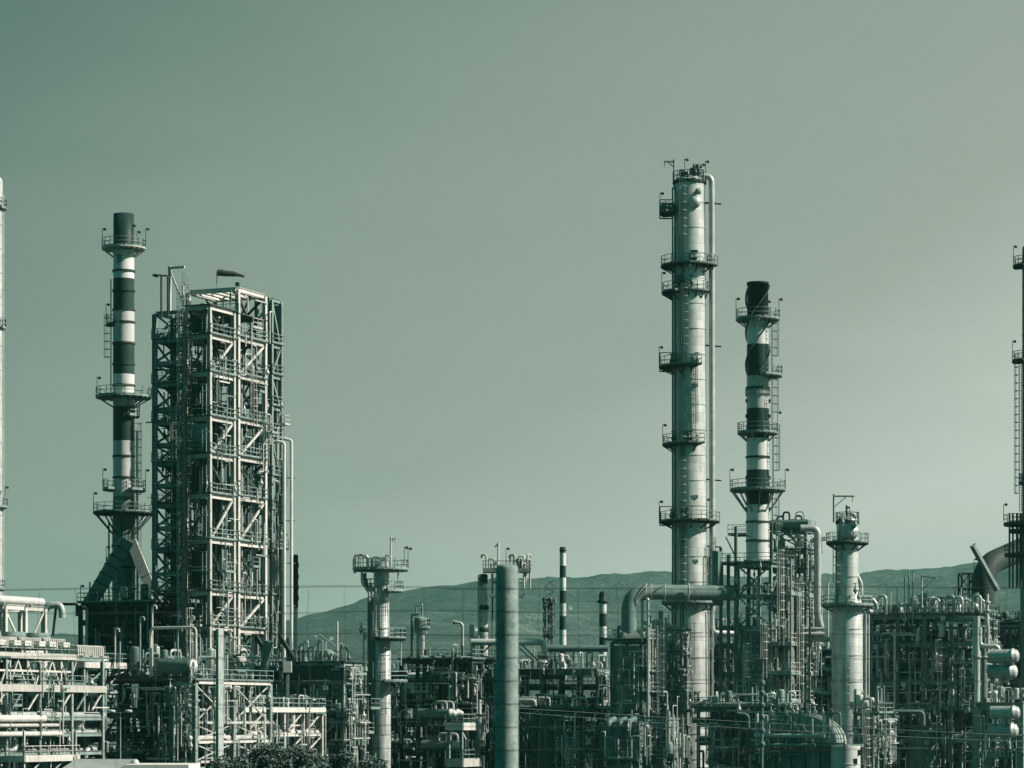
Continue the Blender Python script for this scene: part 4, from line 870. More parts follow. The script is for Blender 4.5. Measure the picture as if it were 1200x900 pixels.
# bright cross braced frame px 225..300
T5 = Frame('braced_frame', 'open steel frame with bright crossed braces directly behind the tall pale square post', 'steel frame', 228, 286, 2.5, 15.5, [800, 847, 870, 893], 1, 2, mat='steel', cw=.5, bh=.34)
for a, b in zip(T5.lv, T5.lv[1:]):
    for v in (0, 7.75): T5.side(b+.1, a-.2, v+.2, v+7.5, 'X', w_=.11, mat='bright')
for u in (2.5,): 
    for l in T5.lv: T5.part('edge_beam', M().box(2.78,2.84,.3,15.2,l-.12,l+.12), 'bright')
T5.risers(20, 15, 0, 2.2, 1, 14, 1, T5.lv[0], pal=('pipe','bright','dpipe')); z = T5.deck(T5.lv[0], sides='r', rmat='steel'); clutter(T5, .3, 2.2, .5, 15, z, 16, 88, pal=('steel','bright','dpipe'), hmax=2.4)
T5.run(T5.lv[2], 4, 90, 'v', rr=(.12,.25), pal=('pipe','bright','dpipe'))
T6 = Frame('braced_frame', 'long low railed walkway on white zigzag bracing, right of the crossed-brace frame', 'walkway', 286, 300, 2.5, 17.5, [833, 862, 888], 1, 4, mat='bright', cw=.3, bh=.3)
z = T6.deck(T6.lv[0], sides='rf', fascia=.3, fmat='bright', rmat='steel')
for i in range(4):
    for a, b in zip(T6.lv, T6.lv[1:]): T6.side(b+.1, a-.2, 4.375*i+.2, 4.375*i+4.2, '/' if i != 1 else '\\', w_=.15, mat='bright')
T6.run(T6.lv[1]-.2, 4, 91, 'v', rr=(.15,.3), pal=('pipe','bright')); clutter(T6, .3, 2.2, 1, 16, z, 16, 92, pal=('steel','bright','dpipe'), hmax=2)
T = Tower('post', 'tall square pale post, its right side sunlit, in front of the crossed-brace frame', 'post', 256, 276); T.o.rotation_euler = (0, 0, GR)
T.part('post', M().box(-.3,0,0,1.0,0,T.z(737)), 'conc'); T.part('conduit', M().tube((-.42,-.1,0),(-.42,-.1,T.z(745)),.05,6), 'dsteel')
for py in (770, 800, 830, 860): T.part('band', M().box(-.33,.03,-.03,1.03,T.z(py)-.05,T.z(py)+.05), 'steel')
# front equipment at foot of tall structure
T7 = Frame('pump_platform', 'busy platform with inclined struts and small valves at the foot of the tall steel structure', 'platform', 330, 322, 8.5, 9, [785, 812, 838], 2, 2, mat='steel', cw=.36, bh=.4)
for l in T7.lv[:2]: z = T7.deck(l, sides='fr', rmat='steel'); clutter(T7, .3, 8.2, .3, 8.5, z, 26, int(l*7), pal=PAL1, hmax=2.2)
T7.side(T7.lv[1], T7.lv[0], .2, 4.4, '/', mat='bright'); T7.part('strut', M().tube((6,-.5,T7.lv[1]+.3),(7.2,-.5,T7.lv[0]+3.2),.5,12), 'dpipe'); T7.part('strut', M().tube((4.5,-.5,T7.lv[1]+.2),(5,-.5,T7.lv[0]+.8),.5,12), 'white')
for u in (8.5, 5.5): T7.part('brace', M().bar((u,-.4,Z(745,322)),(u+1.7,-.4,Z(772,322)),.4,.4), 'dsteel')
# ---------------- middle left
T8 = Frame('pipe_rack', 'pipe rack with a long dark trunk duct, left of the square-topped tower', 'pipe rack', 402, 320, 8.4, 5, [778, 800, 846, 872], 3, 2, mat='steel', cw=.4, bh=.4)
z = T8.deck(T8.lv[0], sides='', mat='dsteel'); T8.part('trunk_duct', M().box(-.6,8.7,-.4,2,T8.lv[1]+.25,T8.lv[0]-.3), 'dsteel'); T8.part('trunk_duct', M().box(1.2,8.6,2.4,4.9,T8.lv[1]+.3,T8.lv[0]-.25), 'box')
m = M(); rail(m, [(4.5,-.2,z),(8.9,-.2,z)]); T8.part('railing', m, 'bright')
for q, u in enumerate((2.4,2.9,3.4,4.0,4.6,5.2)): T8.part('vent_pipe', M().pipe([(u,.3,z),(u,.3,z+1.6+q % 3*.35),(u+.5,.3,z+1.6+q % 3*.35),(u+.5,.3,z+.3)], .1, .35), 'steel' if q % 2 else 'pipe')
T8.part('pipe', M().tube((7.8,-.2,z),(7.8,-.2,z+4.4),.11,8), 'bright'); T8.part('davit', M().bar((5.4,0,z+3),(7.6,0,z+1.6),.1,.1), 'bright'); T8.part('pipe', M().tube((1.7,0,z),(1.7,0,z+2.6),.35,10), 'dpipe')
clutter(T8, .3, 8.1, .3, 4.7, z, 20, 102, pal=PALD, hmax=2); clutter(T8, .3, 8.1, .3, 4.7, T8.lv[2]+.2, 46, 103, pal=PAL1, hmax=2.6)
T8.deck(T8.lv[2], sides='f', rmat='dsteel'); T8.risers(36, 104, 0, 8.4, -.5, 4.5, 1, T8.lv[1], pal=PALD)
for u in (2.93, 5.87): T8.front(T8.lv[2]-1.6, T8.lv[2]-.3, u-1.4, u+1.4, 'V', w_=.2)
for l in T8.lv[2:]: T8.run(l-.3, 5, int(l*3), 'u', pal=PALD)
T = Tower('beacon_cabinet', 'small white cabinet on the rack beside the ribbed dark pipe tip', 'cabinet', 337, 318); T.part('cabinet', M().box(-.42,.42,-.5,.5,T.z(788),T.z(775)), 'bright'); T.part('door', M().box(.423,.45,-.4,.4,T.z(787),T.z(776)), 'white'); T.part('stand', M().box(-.15,.15,-.15,.15,0,T.z(788)-.003), 'steel')
T9 = Frame('pipe_rack', 'crowded pipe rack right of the square-topped tower, with small exchangers facing the light', 'pipe rack', 552, 338, 9, 9, [775, 800, 828, 850, 884], 3, 2, mat='dsteel', cw=.38, bh=.42)
for i, l in enumerate(T9.lv): T9.run(l, 5, 110+i, 'u' if i % 2 else 'v', pal=PALD); T9.deck(l, sides='fr' if i < 4 else '', rmat='steel' if i in (0, 3) else 'dsteel') if i != 1 else None
for i, l in enumerate(T9.lv[1:]): clutter(T9, .2, 8.8, -.2, 8.5, l+.35, 24, 120+i, pal=PAL1, hmax=2.0)
T9.risers(40, 130, 0, 9, -.6, 8, 1, T9.lv[0]+2, pal=PALD)
for l in (2, 3): T9.side(T9.lv[l+1], T9.lv[l], .3, 4.3, '/', w_=.18)
T9.front(T9.lv[4], T9.lv[3], 0, 3, '\\'); T9.front(T9.lv[4], T9.lv[3], 3, 6, '/')
for i, (px, py, r, lb) in enumerate(((528,836,.55,'small exchanger with round pale end, upper one beside the white-edged platform'),(536,836,.5,'second small exchanger with round pale end, tucked right of the first'),(532,874,.6,'small exchanger with round pale end, low under the white-edged platform'),(541,874,.55,'stub exchanger end showing low beside the white-edged platform'))):
    T = Thing('heat_exchanger', lb, 'heat exchanger', (X(px, 330+i), 330+i, 0), GR, 'small exchangers with pale round ends'); z = Z(py, 330); T.part('shell', M().tube((-4,0,z),(0,0,z),r,20), 'dpipe'); r *= .8; T.part('channel_head', M().lathe([(r*1.2,0),(r*1.2,.15),(r,.17),(r*.9,.5),(r*.5,.68),(0,.74)], 20, (0,0,z), axis='x'), 'white')
    for x in (-3, -1): T.part('saddle', M().box(x-.12,x+.12,-r*.7,r*.7,z-r-.9,z-r*.7), 'dsteel')
    T.part('nozzle_pipe', M().pipe([(-.5,0,z+r*.9),(-.5,0,z+r+.9),(-1.9,0,z+r+.9),(-1.9,0,z+r*.8)], .14, .4), 'bright')
T10 = Frame('access_platform', 'short platform with a thick white edge left of the pale pipe post, above dark pits', 'platform', 541, 326, 1.6, 4.2, [851, 893], 1, 1, mat='steel', cw=.3, bh=.3); T10.deck(T10.lv[0], sides='frb', fascia=.6, fmat='bright', rmat='steel'); T10.deck(T10.lv[1], sides='fr', fascia=.7, fmat='bright'); T10.side(T10.lv[0]-1.5, T10.lv[0]-.5, 0, 1.2, '\\', w_=.15, mat='bright')
T = Tower('standpipe', 'thick sunlit white pipe standing just left of the round concrete post', 'pipe', 562, 334); T.pipe([(562,866),(562,820)], 2.1, 'white'); T.part('flange', M().lathe([(.2,-.1),(.34,-.1),(.34,.1),(.2,.1)], 16, (0,0,T.z(838))), 'dsteel'); T.part('support', M().tube((0,0,0),(0,0,T.z(866)),.12,8), 'steel')
# gooseneck standpipes px 540 & white box
T = Tower('standpipe', 'tall pale pipe hooked over to the left at its top, left of the slender tower', 'pipe', 542, 360); T.pipe([(542,800),(542,730),(532,729)], 1.6, 'pipe', bend=5); T.part('cowl', M().tube((-1.2,0,T.z(729)),(-.9,0,T.z(729)),.28,10), 'steel')
T = Tower('preheater', 'pale upright duct with a flared shoulder left of the slender tower', 'duct', 554, 364); k = T.k
T.part('duct', M().box(-5*k,3*k,-.8,.8,T.z(790),T.z(747)).box(-4*k,2*k,-.7,.7,T.z(747)+.003,T.z(732)), 'clad'); T.part('shoulder', M().add([(3*k+.003,-.6,T.z(745)),(8*k,-.6,T.z(752)),(8*k,-.6,T.z(760)),(3*k+.003,-.6,T.z(750)),(3*k+.003,.6,T.z(745)),(8*k,.6,T.z(752)),(8*k,.6,T.z(760)),(3*k+.003,.6,T.z(750))], [(0,3,2,1),(4,5,6,7),(0,1,5,4),(1,2,6,5),(2,3,7,6),(3,0,4,7)]), 'white')
T = Tower('duct_pipe', 'fat pale horizontal pipe passing behind the round concrete post and turning down at its right', 'pipe', 595, 358); T.pipe([(552,752.5),(634,752.5),(638,757),(638,765)], 4, 'clad', bend=6, n=18); T.part('hanger', M().bar((-30*T.k,0,T.z(790)),(-30*T.k,0,T.z(756.6)),.3,.3), 'steel')
for i, (a, b, c, d) in enumerate(((556,776,578,752),(610,754,632,776),(604,755,626,776))): T.part('strut', M().bar(((a-595)*T.k,-.2,T.z(b)),((c-595)*T.k,-.2,T.z(d)),.2,.2), 'steel' if i else 'dsteel')
# ---------------- background racks, centre
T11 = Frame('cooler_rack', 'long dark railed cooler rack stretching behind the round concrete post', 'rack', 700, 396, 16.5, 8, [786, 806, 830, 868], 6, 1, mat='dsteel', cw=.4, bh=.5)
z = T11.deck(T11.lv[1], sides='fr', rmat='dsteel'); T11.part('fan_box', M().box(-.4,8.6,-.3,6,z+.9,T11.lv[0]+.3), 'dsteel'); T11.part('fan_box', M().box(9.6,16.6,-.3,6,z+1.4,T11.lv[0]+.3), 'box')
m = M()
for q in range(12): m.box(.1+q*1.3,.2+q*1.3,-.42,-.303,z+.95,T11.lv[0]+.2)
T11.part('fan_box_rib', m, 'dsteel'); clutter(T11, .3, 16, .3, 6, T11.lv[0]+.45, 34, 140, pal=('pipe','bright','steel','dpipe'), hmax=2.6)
clutter(T11, .3, 16, -.3, 5, T11.lv[2]+.2, 44, 141, pal=('pipe','bright','dpipe','dsteel'), hmax=2.0); T11.deck(T11.lv[2], sides='f', rmat='steel')
T11.run(T11.lv[2], 5, 142, 'u', pal=PALD); T11.run(T11.lv[3], 6, 143, 'u', pal=PALD); T11.risers(50, 144, 0, 16, -.5, 6, 2, T11.lv[2], pal=PALD)
for u in range(6): T11.front(T11.lv[2], T11.lv[1]-.3, u*2.75, u*2.75+2.75, 'V', w_=.18, mat='dsteel')
T12 = Tower('header_pipe', 'long straight grey pipe running level in front of the two distant striped chimneys', 'pipe', 680, 392); T12.pipe([(630,768),(640,768),(640,760),(712,760)], 4, 'dpipe', bend=1, n=16); 
for x in (650, 672, 694): T12.part('support', M().bar(((x-680)*T12.k,0,T12.z(790)),((x-680)*T12.k,0,T12.z(764.3)),.25,.25), 'steel')
# dark upright vessel and braced stair between post and heater
T = Tower('storage_vessel', 'broad dark upright vessel standing in shade right of the round concrete post', 'vessel', 641, 350); T.shell([(None,20),(838,20)], 'dpipe', cap='flat', step=4)
m = M(); rail(m, arcpts(19.4*T.k, 0, 2*PI, T.z(838)), closed=False); T.part('railing', m, 'dsteel'); T.lad(-60, 20, 895, 838)
T13 = Frame('braced_frame', 'dim grey frame with one tall crossed brace, right of the dark upright vessel', 'steel frame', 681, 332, 3, 4, [860, 838], 1, 1, mat='dpipe', cw=.3, bh=.34); T13.front(1, T13.lv[0]-.3, .2, 2.8, 'X', w_=.14, mat='steel'); T13.deck(T13.lv[0], sides='', mat='dpipe'); T13.risers(10, 19, 0, 6, -1, 3, 1, T13.lv[1]+1, pal=PALD); T13.run(T13.lv[1], 3, 20, 'u', pal=PALD)
T14 = Frame('pipe_rack', 'low dark pipe rack with a long pale cable run, right of the concrete post', 'pipe rack', 706, 346, 14, 6, [833, 852, 880], 5, 1, mat='dsteel', cw=.36, bh=.4)
for i, l in enumerate(T14.lv): T14.run(l, 6, 150+i, 'u', rr=(.08,.26), pal=PALD, drops=.5); T14.run(l-.5, 5, 170+i, 'v', rr=(.08,.2), pal=PALD)
T14.risers(46, 153, 0, 14, -.5, 5, .5, T14.lv[0], pal=PALD); clutter(T14, .3, 13.6, 0, 5, T14.lv[0]+.3, 34, 154, pal=('pipe','dpipe','steel','bright','dsteel'), hmax=1.8)
T14.part('cable_tray', M().bar((0,-.9,Z(828,336)),(14,-.9,Z(836,336)),.2,.12), 'steel')
# ---------------- big elbow duct and its heater casing
T = Tower('elbow_duct', 'huge grey round duct bent from the heater casing across the foot of the tallest column', 'duct', 795, 327); k = T.k
T.part('duct', M().pipe([((737-795)*k,0,T.z(742)),((737-795)*k,0,T.z(693.5)),((862-795)*k,3.6,T.z(693.5))], 9*k, 26*k, 32, 14), 'box')
for x in (757, 762.5, 779, 807): T.part('hoop', M().lathe([(9*k,-.05),(9.8*k,-.04),(9.8*k,.04),(9*k,.05)], 32, ((x-795)*k,0,T.z(693.5)), axis='x'), 'bright')
T.part('transition', M().add([(-63*k,-1,T.z(748)),(-44*k,-1,T.z(748)),(-44*k,1,T.z(748)),(-63*k,1,T.z(748)),(-66*k,-.7,T.z(738)),(-50*k,-.7,T.z(738)),(-50*k,.7,T.z(738)),(-66*k,.7,T.z(738))], [(0,1,5,4),(1,2,6,5),(2,3,7,6),(3,0,4,7),(4,5,6,7)]), 'steel')
T15 = Frame('convection_casing', 'tall grey gridded heater casing with a railed top below the elbow of the huge duct', 'heater', 752, 328, 3.6, 4.6, [752, 790, 838], 1, 1, mat='dpipe', cw=.34, bh=.4)
m = M().box(.1,3.5,.12,4.4,T15.lv[2],T15.lv[0]-.4)
for q in range(9): zq = T15.lv[2]+.5+q*.88; m.box(.12,3.48,.05,.117,zq,zq+.07); m.box(3.503,3.57,.2,4.3,zq,zq+.07)
for u in (1.2, 2.4): m.box(u-.04,u+.04,.04,.116,T15.lv[2],T15.lv[0]-.4)
T15.part('casing', m, 'box'); T15.deck(T15.lv[0], u0=-.9, u1=4.6, sides='frlb', rmat='steel'); T15.deck(T15.lv[2], u0=-1.2, u1=5.2, sides='', mat='dsteel')
clutter(T15, -.6, 4.2, 0, 4, T15.lv[0]+.36, 12, 161, pal=PAL1, hmax=1.8)
for l in (T15.lv[1], (T15.lv[1]+T15.lv[2])/2): T15.deck(l, u0=3.62, sides='r', u1=4.9, rmat='steel')
T15.risers(14, 162, 3.8, 5.2, .2, 5, T15.lv[2], T15.lv[0]+3, rr=(.06,.14), pal=('pipe','bright','steel')); ladder(T15, 5.1, 1.2, T15.lv[2], T15.lv[0]+1, (0,1), mat='steel', out=(1,0))
T15.part('pipe', M().pipe([(4.6,-.6,2),(4.6,-.6,Z(701,328)),(3.9,-.6,Z(701,328)),(3.9,-.6,T15.lv[0])], .16, .4), 'pipe')
T16 = Frame('panel_building', 'low grey panelled casing with two crossed hatches at the foot of the gridded heater', 'casing', 748, 318, 4.4, 5, [848, 893], 1, 1, mat='dpipe', cw=.3, bh=.3)
T16.part('casing', M().box(.1,4.3,.1,4.9,.2,T16.lv[0]-.2), 'box')
for u in (1.5, 3.0):
    z = Z(874, 318); m = M().box(u-.5,u+.5,.02,.095,z-.5,z+.5); m.bar((u-.4,.0,z-.4),(u+.4,.0,z+.4),.05,.05); m.bar((u-.4,.0,z+.4),(u+.4,.0,z-.4),.05,.05); T16.part('hatch', m, 'dpipe')
for u in (1, 2.3, 3.4): T16.part('stub_duct', M().pipe([(u,-.1,T16.lv[0]-1.2),(u,-.3,T16.lv[0]+.2),(u,1.5,T16.lv[0]+.5)], .32, .5, 12), 'dpipe')
T16.deck(Z(893,318), sides='f', v0=-1.2, v1=-.2)
T17 = Frame('panel_building', 'taller plain grey panelled casing with an outside walkway, directly left of the tallest column foot', 'casing', 779, 320, 3.1, 5, [842, 888], 1, 1, mat='dpipe', cw=.3, bh=.3)
T17.part('casing', M().box(.1,3.0,.1,4.9,.2,T17.lv[0]-.2), 'box'); T17.deck(T17.lv[1], sides='f', v0=-1.1, v1=-.2); T17.part('door', M().box(1.5,2.3,.02,.095,T17.lv[1]+.3,T17.lv[1]+2.4), 'dpipe')
T17.risers(12, 164, 3.2, 4.6, -.8, 3, 1, T17.lv[0]+3, rr=(.05,.14), pal=PAL1); clutter(T17, 3.2, 4.8, -.5, 3, T17.lv[1], 14, 165, pal=PAL1, hmax=2.4)
T18 = Frame('pipe_rack', 'tangle of slim pipes on a light frame between the gridded heater and the tallest column', 'steel frame', 789, 336, 3.2, 5, [740, 765, 790, 812, 836], 1, 1, mat='steel', cw=.22, bh=.26)
for i, l in enumerate(T18.lv): T18.deck(l, sides='fr', rmat='steel') if i % 2 else T18.run(l, 4, 172+i, 'u'); clutter(T18, 0, 3.2, -.3, 4, l+.2, 10, 180+i, pal=PAL1, hmax=1.8)
T18.risers(26, 190, -.4, 3.6, -.8, 4, 4, T18.lv[0]+.5, rr=(.05,.13), pal=PAL1)
# ---------------- foot of tallest column and the spiral chimney's frame
T19 = Frame('pipe_rack', 'dark pipe frame crowding the foot of the tallest column on its right', 'steel frame', 866, 352, 4.4, 5, [742, 770, 800, 828, 860, 888], 1, 1, mat='dpipe', cw=.34, bh=.4)
for i, l in enumerate(T19.lv): T19.run(l, 4, 200+i, 'u', pal=PALD); T19.deck(l, sides='fr', rmat='steel' if i == 3 else 'dpipe') if i % 2 else None; clutter(T19, 0, 4.2, -.3, 4, l+.25, 10, 210+i, pal=PAL1, hmax=2)
T19.risers(24, 220, -.4, 4.6, -.8, 4, 1, T19.lv[0], pal=PALD); T19.front(T19.lv[3], T19.lv[1], 0, 4.2, '\\')
T20 = Frame('support_tower', 'tall braced frame with crossed front braces carrying the spiral-straked chimney', 'steel frame', 903, 329, 3.9, 7.6, [662, 698, 735, 757, 791, 824, 862], 1, 2, mat='steel', cw=.36, bh=.42)
for a, b in ((0,1),(1,2)): T20.front(T20.lv[b]+.2, T20.lv[a]-.2, .2, 3.7, 'X', w_=.18, mat='dpipe'); T20.side(T20.lv[b]+.2, T20.lv[a]-.2, .2, 3.6, '/', w_=.18)
T20.part('casing', M().box(.15,3.7,.15,7.4,T20.lv[5],T20.lv[2]-.3), 'box'); m = M()
for q in range(6): zq = T20.lv[5]+.8+q*1.35; m.box(.2,3.65,.08,.146,zq,zq+.08); m.box(3.703,3.76,.3,7.3,zq,zq+.08)
T20.part('casing_rib', m, 'dpipe'); T20.part('end_wall', M().box(3.77,4.4,2.5,6.6,T20.lv[4]+.4,T20.lv[3]-.5), 'clad'); T20.part('end_wall', M().box(3.77,4.3,2.5,6.6,T20.lv[5]+.5,T20.lv[4]-.5), 'bright')
T20.deck(T20.lv[0], u0=-2.5, sides='flr', rmat='dpipe')
for i in (1, 3, 4, 5): T20.deck(T20.lv[i], u0=3.8, u1=6.4, sides='frb', rmat='bright' if i > 2 else 'steel', fascia=.2, fmat='steel')
for u, v in ((6.3,0),(6.3,7)): T20.part('post', M().bar((u,v,1),(u,v,Z(655,329)),.2,.2), 'steel')
ladder(T20, 5.4, -.6, T20.lv[3], T20.lv[0]+.8, (1,0), mat='bright'); ladder(T20, 6.9, 2, T20.lv[5], T20.lv[1]+1, (1,0), mat='bright'); ladder(T20, 5.8, -.5, 2, T20.lv[5]-.5, (1,0), mat='steel')
T20.risers(26, 230, 3.9, 6.2, -.4, 6, 4, T20.lv[0]-1, rr=(.06,.14), pal=PAL1); clutter(T20, .3, 3.6, .3, 7, T20.lv[1]+.3, 10, 231, pal=PALD, hmax=2)
for u, y0 in ((-2.4,640),(-1.5,648),(-.6,615)): T20.part('post', M().bar((u,1,2),(u,1,Z(y0,329)),.32,.32), 'dpipe')
T20.part('side_cabinet', M().box(-2.6,-1.9,-1.4,.4,Z(709,329),Z(645,329)), 'dpipe'); T20.deck(Z(700,329), u0=-3.4, u1=-.3, sides='fl', v1=3, rmat='dpipe'); T20.deck(Z(627,329), u0=-1.9, u1=.3, v0=2, v1=5, sides='flb', rmat='steel')
for u in (-4.2, -3.5): T20.part('vent_pipe', M().pipe([(u,0,Z(692,329)),(u,0,Z(650,329)),(u+.5,0,Z(650,329)),(u+.5,0,Z(670,329))], .06, .25), 'steel')
T20.front(Z(627,329)-4, Z(627,329), -1.8, .2, '\\', v=1, w_=.14)
for i, l in enumerate(T20.lv[2:]): T20.run(l-.4, 3, 233+i, 'u', a0=-3, lo=1, hi=7, pal=PALD)
# stairs tower P
T21 = Frame('regenerator_frame', 'tall braced pipe tower topped by hooked vents, right of the spiral chimney', 'steel frame', 944, 362, 4.6, 4.6, [622, 645, 668, 693, 715, 742, 770, 800, 830], 1, 1, mat='dpipe', cw=.36, bh=.36)
for i, (a, b) in enumerate(zip(T21.lv, T21.lv[1:])):
    T21.front(b+.1, a-.1, .2, 4.4, '/' if i % 2 else '\\', w_=.16); T21.side(b+.1, a-.1, .2, 4.4, '\\' if i % 2 else '/', w_=.16, mat='steel'); clutter(T21, .2, 4.4, .2, 4.2, b+.3, 9, 240+i, pal=PALD, hmax=1.6)
    T21.deck(a, sides='fr' if i % 2 == 0 else '', rmat='steel', v1=3)
T21.risers(30, 250, -.2, 4.8, -.5, 4, 6, T21.lv[0], rr=(.06,.2), pal=PALD); ladder(T21, 1.5, -.7, T21.lv[4], T21.lv[0]+.5, (1,0), mat='steel'); T21.stairs(.6, 4, 4.9, list(reversed(T21.lv)), 'steel')
for q in range(5): T21.part('vent_pipe', gooseneck(.8+q*.8, .3, T21.lv[0]+.2, 1.2+q % 3*.5, .13, PI, .8), 'dsteel')
T21.part('vent_pipe', M().pipe([(3.3,0,T21.lv[0]),(3.3,0,T21.lv[0]+2.4),(4.4,0,T21.lv[0]+2.4),(4.4,0,T21.lv[0])], .07, .6), 'steel')
T21.part('header', M().tube((-.2,-.4,T21.lv[0]+.8),(5.2,-.4,T21.lv[0]+.8),.55,14), 'dpipe')
T = Tower('overhead_line', 'fat pipe dropping straight down the right side of the braced pipe tower', 'pipe', 958, 358); T.pipe([(938,619),(958,619),(958,720),(962,735)], 4.2, 'clad', bend=8, n=18); T.pipe([(936,845),(936,690),(926,690)], 4, 'dpipe', bend=6, n=14); T.part('guide', M().bar((-8*T.k,.5,T.z(634)),(10*T.k,.3,T.z(631)),.5,.5), 'white'); T.part('guide', M().bar((-20*T.k,.2,T.z(683)),(-1*T.k,.2,T.z(684)),.5,.4), 'white')
T.pipe([(970,760),(970,683),(973,678)], 1.5, 'pipe')
T = Tower('steel_trestle', 'slim trestle with one long slanting strut left of the two-diameter tower', 'steel frame', 942, 350); k = T.k
for x in (-3, 9): T.part('leg', M().bar((x*k,0,0),(x*k,0,T.z(746)),.35,.35), 'steel')
T.part('beam', M().box(-20*k,30*k,-.25,.25,T.z(752),T.z(746)), 'dpipe'); T.part('strut', M().bar((-3*k,-.3,T.z(768)),(18*k,-.3,T.z(800)),.25,.25), 'pipe'); T.part('slab', M().box(-6*k,18*k,-1.5,1.5,T.z(812),T.z(806)), 'bright')
for i, (y, r, mt) in enumerate(((737,2,'clad'),(743.5,2.8,'clad'))):
    T = Tower('level_pipe', ('slim','fat')[i]+' level pipe of the pair running from the tallest column to the two-diameter tower', 'pipe', 930, 348+i); T.pipe([(866,y),(966,y)], r, mt, n=16); T.part('support', M().bar((0,0,0),(0,0,T.z(y+r)),.3,.3), 'dpipe')
# arch casing
T = Thing('arched_casing', 'casing with a rounded, brightly ribbed shoulder under the two-diameter tower', 'casing', (X(940, 312), 312, 0), GR); k = S(312)
def arc_(xr, zb, rx, rz, n=16): return [(xr-rx+rx*math.sin(PI/2*i/n), zb+rz*math.cos(PI/2*i/n)) for i in range(n+1)]
z0, z1 = Z(872, 312), Z(838, 312)
pts = [(-50*k, z0)]+[(-50*k, z1)]+arc_(44*k, z0, 42*k, z1-z0); n = len(pts)
T.part('casing', M().add([(x, -.6, z) for x, z in pts]+[(x, 3.2, z) for x, z in pts], [tuple(range(n)), tuple(reversed(range(n, 2*n)))]+[(i, i+n, (i+1) % n+n, (i+1) % n) for i in range(n)]), 'steel')
for i, (y, e, mt) in enumerate(((-.66,.12,'white'),(.2,.08,'white'),(1.1,.08,'bright'),(2.2,.08,'bright'))):
    m = M(); c = arc_(44*k+e, z0, 42*k+e, z1-z0+e)
    for p, q in zip(c, c[1:]): m.bar((p[0],y,p[1]),(q[0],y,q[1]),.11,.14)
    T.part('curved_rib', m, mt)
m = M(); rail(m, [(-50*k,-1.2,z0),(55*k,-1.2,z0)]); T.part('railing', m, 'dpipe'); T.part('walkway', M().box(-60*k,60*k,-1.4,6,z0-.35,z0-.01), 'dpipe')
for i, x in enumerate((-46,-28,-10,8,26)): T.part('panel', M().box(x*k,(x+16)*k,-.8,.2,.3,z0-.4), 'box' if i % 2 else 'dpipe')
rnd = random.Random(31)
for q in range(9): T.part('stiffener', M().box((-46+q*9)*k,(-45+q*9)*k,-.68,-.603,z0+.05,z1-.25-(max(0,q-5))**2*.09), 'dpipe')
for q in range(26):
    x = rnd.uniform(-48, 44)*k; a = rnd.uniform(z0-2.5, z0+1.2); h = rnd.uniform(1, 3); e = rnd.uniform(-1.5, 1.5)
    T.part('service_pipe', M().pipe([(x,-1.5,a),(x,-1.5,a+h),(x+e,-1.5,a+h),(x+e,-1.5,a+h*.4)], rnd.uniform(.05,.13), .3, 8), rnd.choice(('pipe','dpipe','steel','bright','dpipe')))
for q in range(3): T.part('header', M().tube((-52*k,-1.7-.1*q,z0-1.1+q*1.0),((10+q*12)*k,-1.7-.1*q,z0-1.1+q*1.0),.14+.05*q,12), ('dpipe','steel','pipe')[q])
T.part('top_rail', M().box(-20*k,5*k,-.62,-.4,z1+.003,z1+.18), 'steel')
for q in range(8): T.part('nozzle', valve(((-40+q*9)*k, .5, z1-.1), .12), ('pipe','dpipe','steel')[q % 3])
T = Tower('feed_drum', 'sunlit white upright drum with dark nameplates, cut by the bottom edge', 'drum', 991, 308); T.shell([(None,17),(874,17)], 'white', cap='flat'); 
for a in (-60, -40): T.part('nameplate', M().box(-.3,.3,-.05,.05,-.3,.3), 'dsteel').location = (17.3*T.k*math.cos(R(a)), 17.3*T.k*math.sin(R(a)), T.z(892 if a == -60 else 882))
T.part('support_post', M().bar((-4*T.k,-1.9,0),(-4*T.k,-1.9,T.z(868)),.2,.2), 'dpipe')
T = Tower('pipe_pair', 'two hanging grey pipes joined by a loop, left of the arched casing', 'pipe', 880, 316)
T.pipe([(877,878),(877,838),(864,836)], 2, 'dpipe', bend=5); T.pipe([(887,878),(887,840),(887,836)], 2, 'clad')
T.pipe([(877,877),(877,881),(887,881),(887,877)], 1.9, 'dpipe', bend=3)
T = Tower('standpipe', 'dark ribbed standpipe with stacked valves in front of the arched casing', 'pipe', 893, 300); T.pipe([(893,900),(893,795)], 1.6, 'dpipe')
for py in (800, 812, 826, 840, 856, 872): T.part('valve', M().lathe([(.15,-.3),(.32,-.15),(.32,.15),(.15,.3)], 12, (0,0,T.z(py))), 'dpipe')
T22 = Frame('pipe_rack', 'low pipe frame with many hanging pipes in front of the spiral chimney frame', 'steel frame', 918, 322, 10, 5, [832, 850, 872], 4, 1, mat='dpipe', cw=.34, bh=.4)
for i, l in enumerate(T22.lv): T22.run(l, 6, 260+i, 'u', pal=PALD, drops=.5); T22.deck(l, sides='f', rmat='dpipe') if i == 0 else None
T22.risers(34, 263, 0, 10, -.8, 4, .5, T22.lv[0], pal=PALD); clutter(T22, .2, 9.8, -.3, 4, T22.lv[0]+.35, 24, 264, pal=PAL1, hmax=1.8)
T23 = Frame('valve_rack', 'small rack of pale valves at the right foot of the two-diameter tower', 'rack', 1028, 318, 2.4, 5, [838, 858, 880], 1, 1, mat='steel', cw=.24, bh=.28)
for i, l in enumerate(T23.lv): T23.deck(l, sides='fr', rmat='steel'); clutter(T23, 0, 2.3, -.3, 4.5, l+.3, 16, 270+i, pal=PAL1, hmax=1.9)
T23.risers(18, 274, -.6, 3, -.8, 4, 1, T23.lv[0]+4, rr=(.06,.15), pal=PAL1)
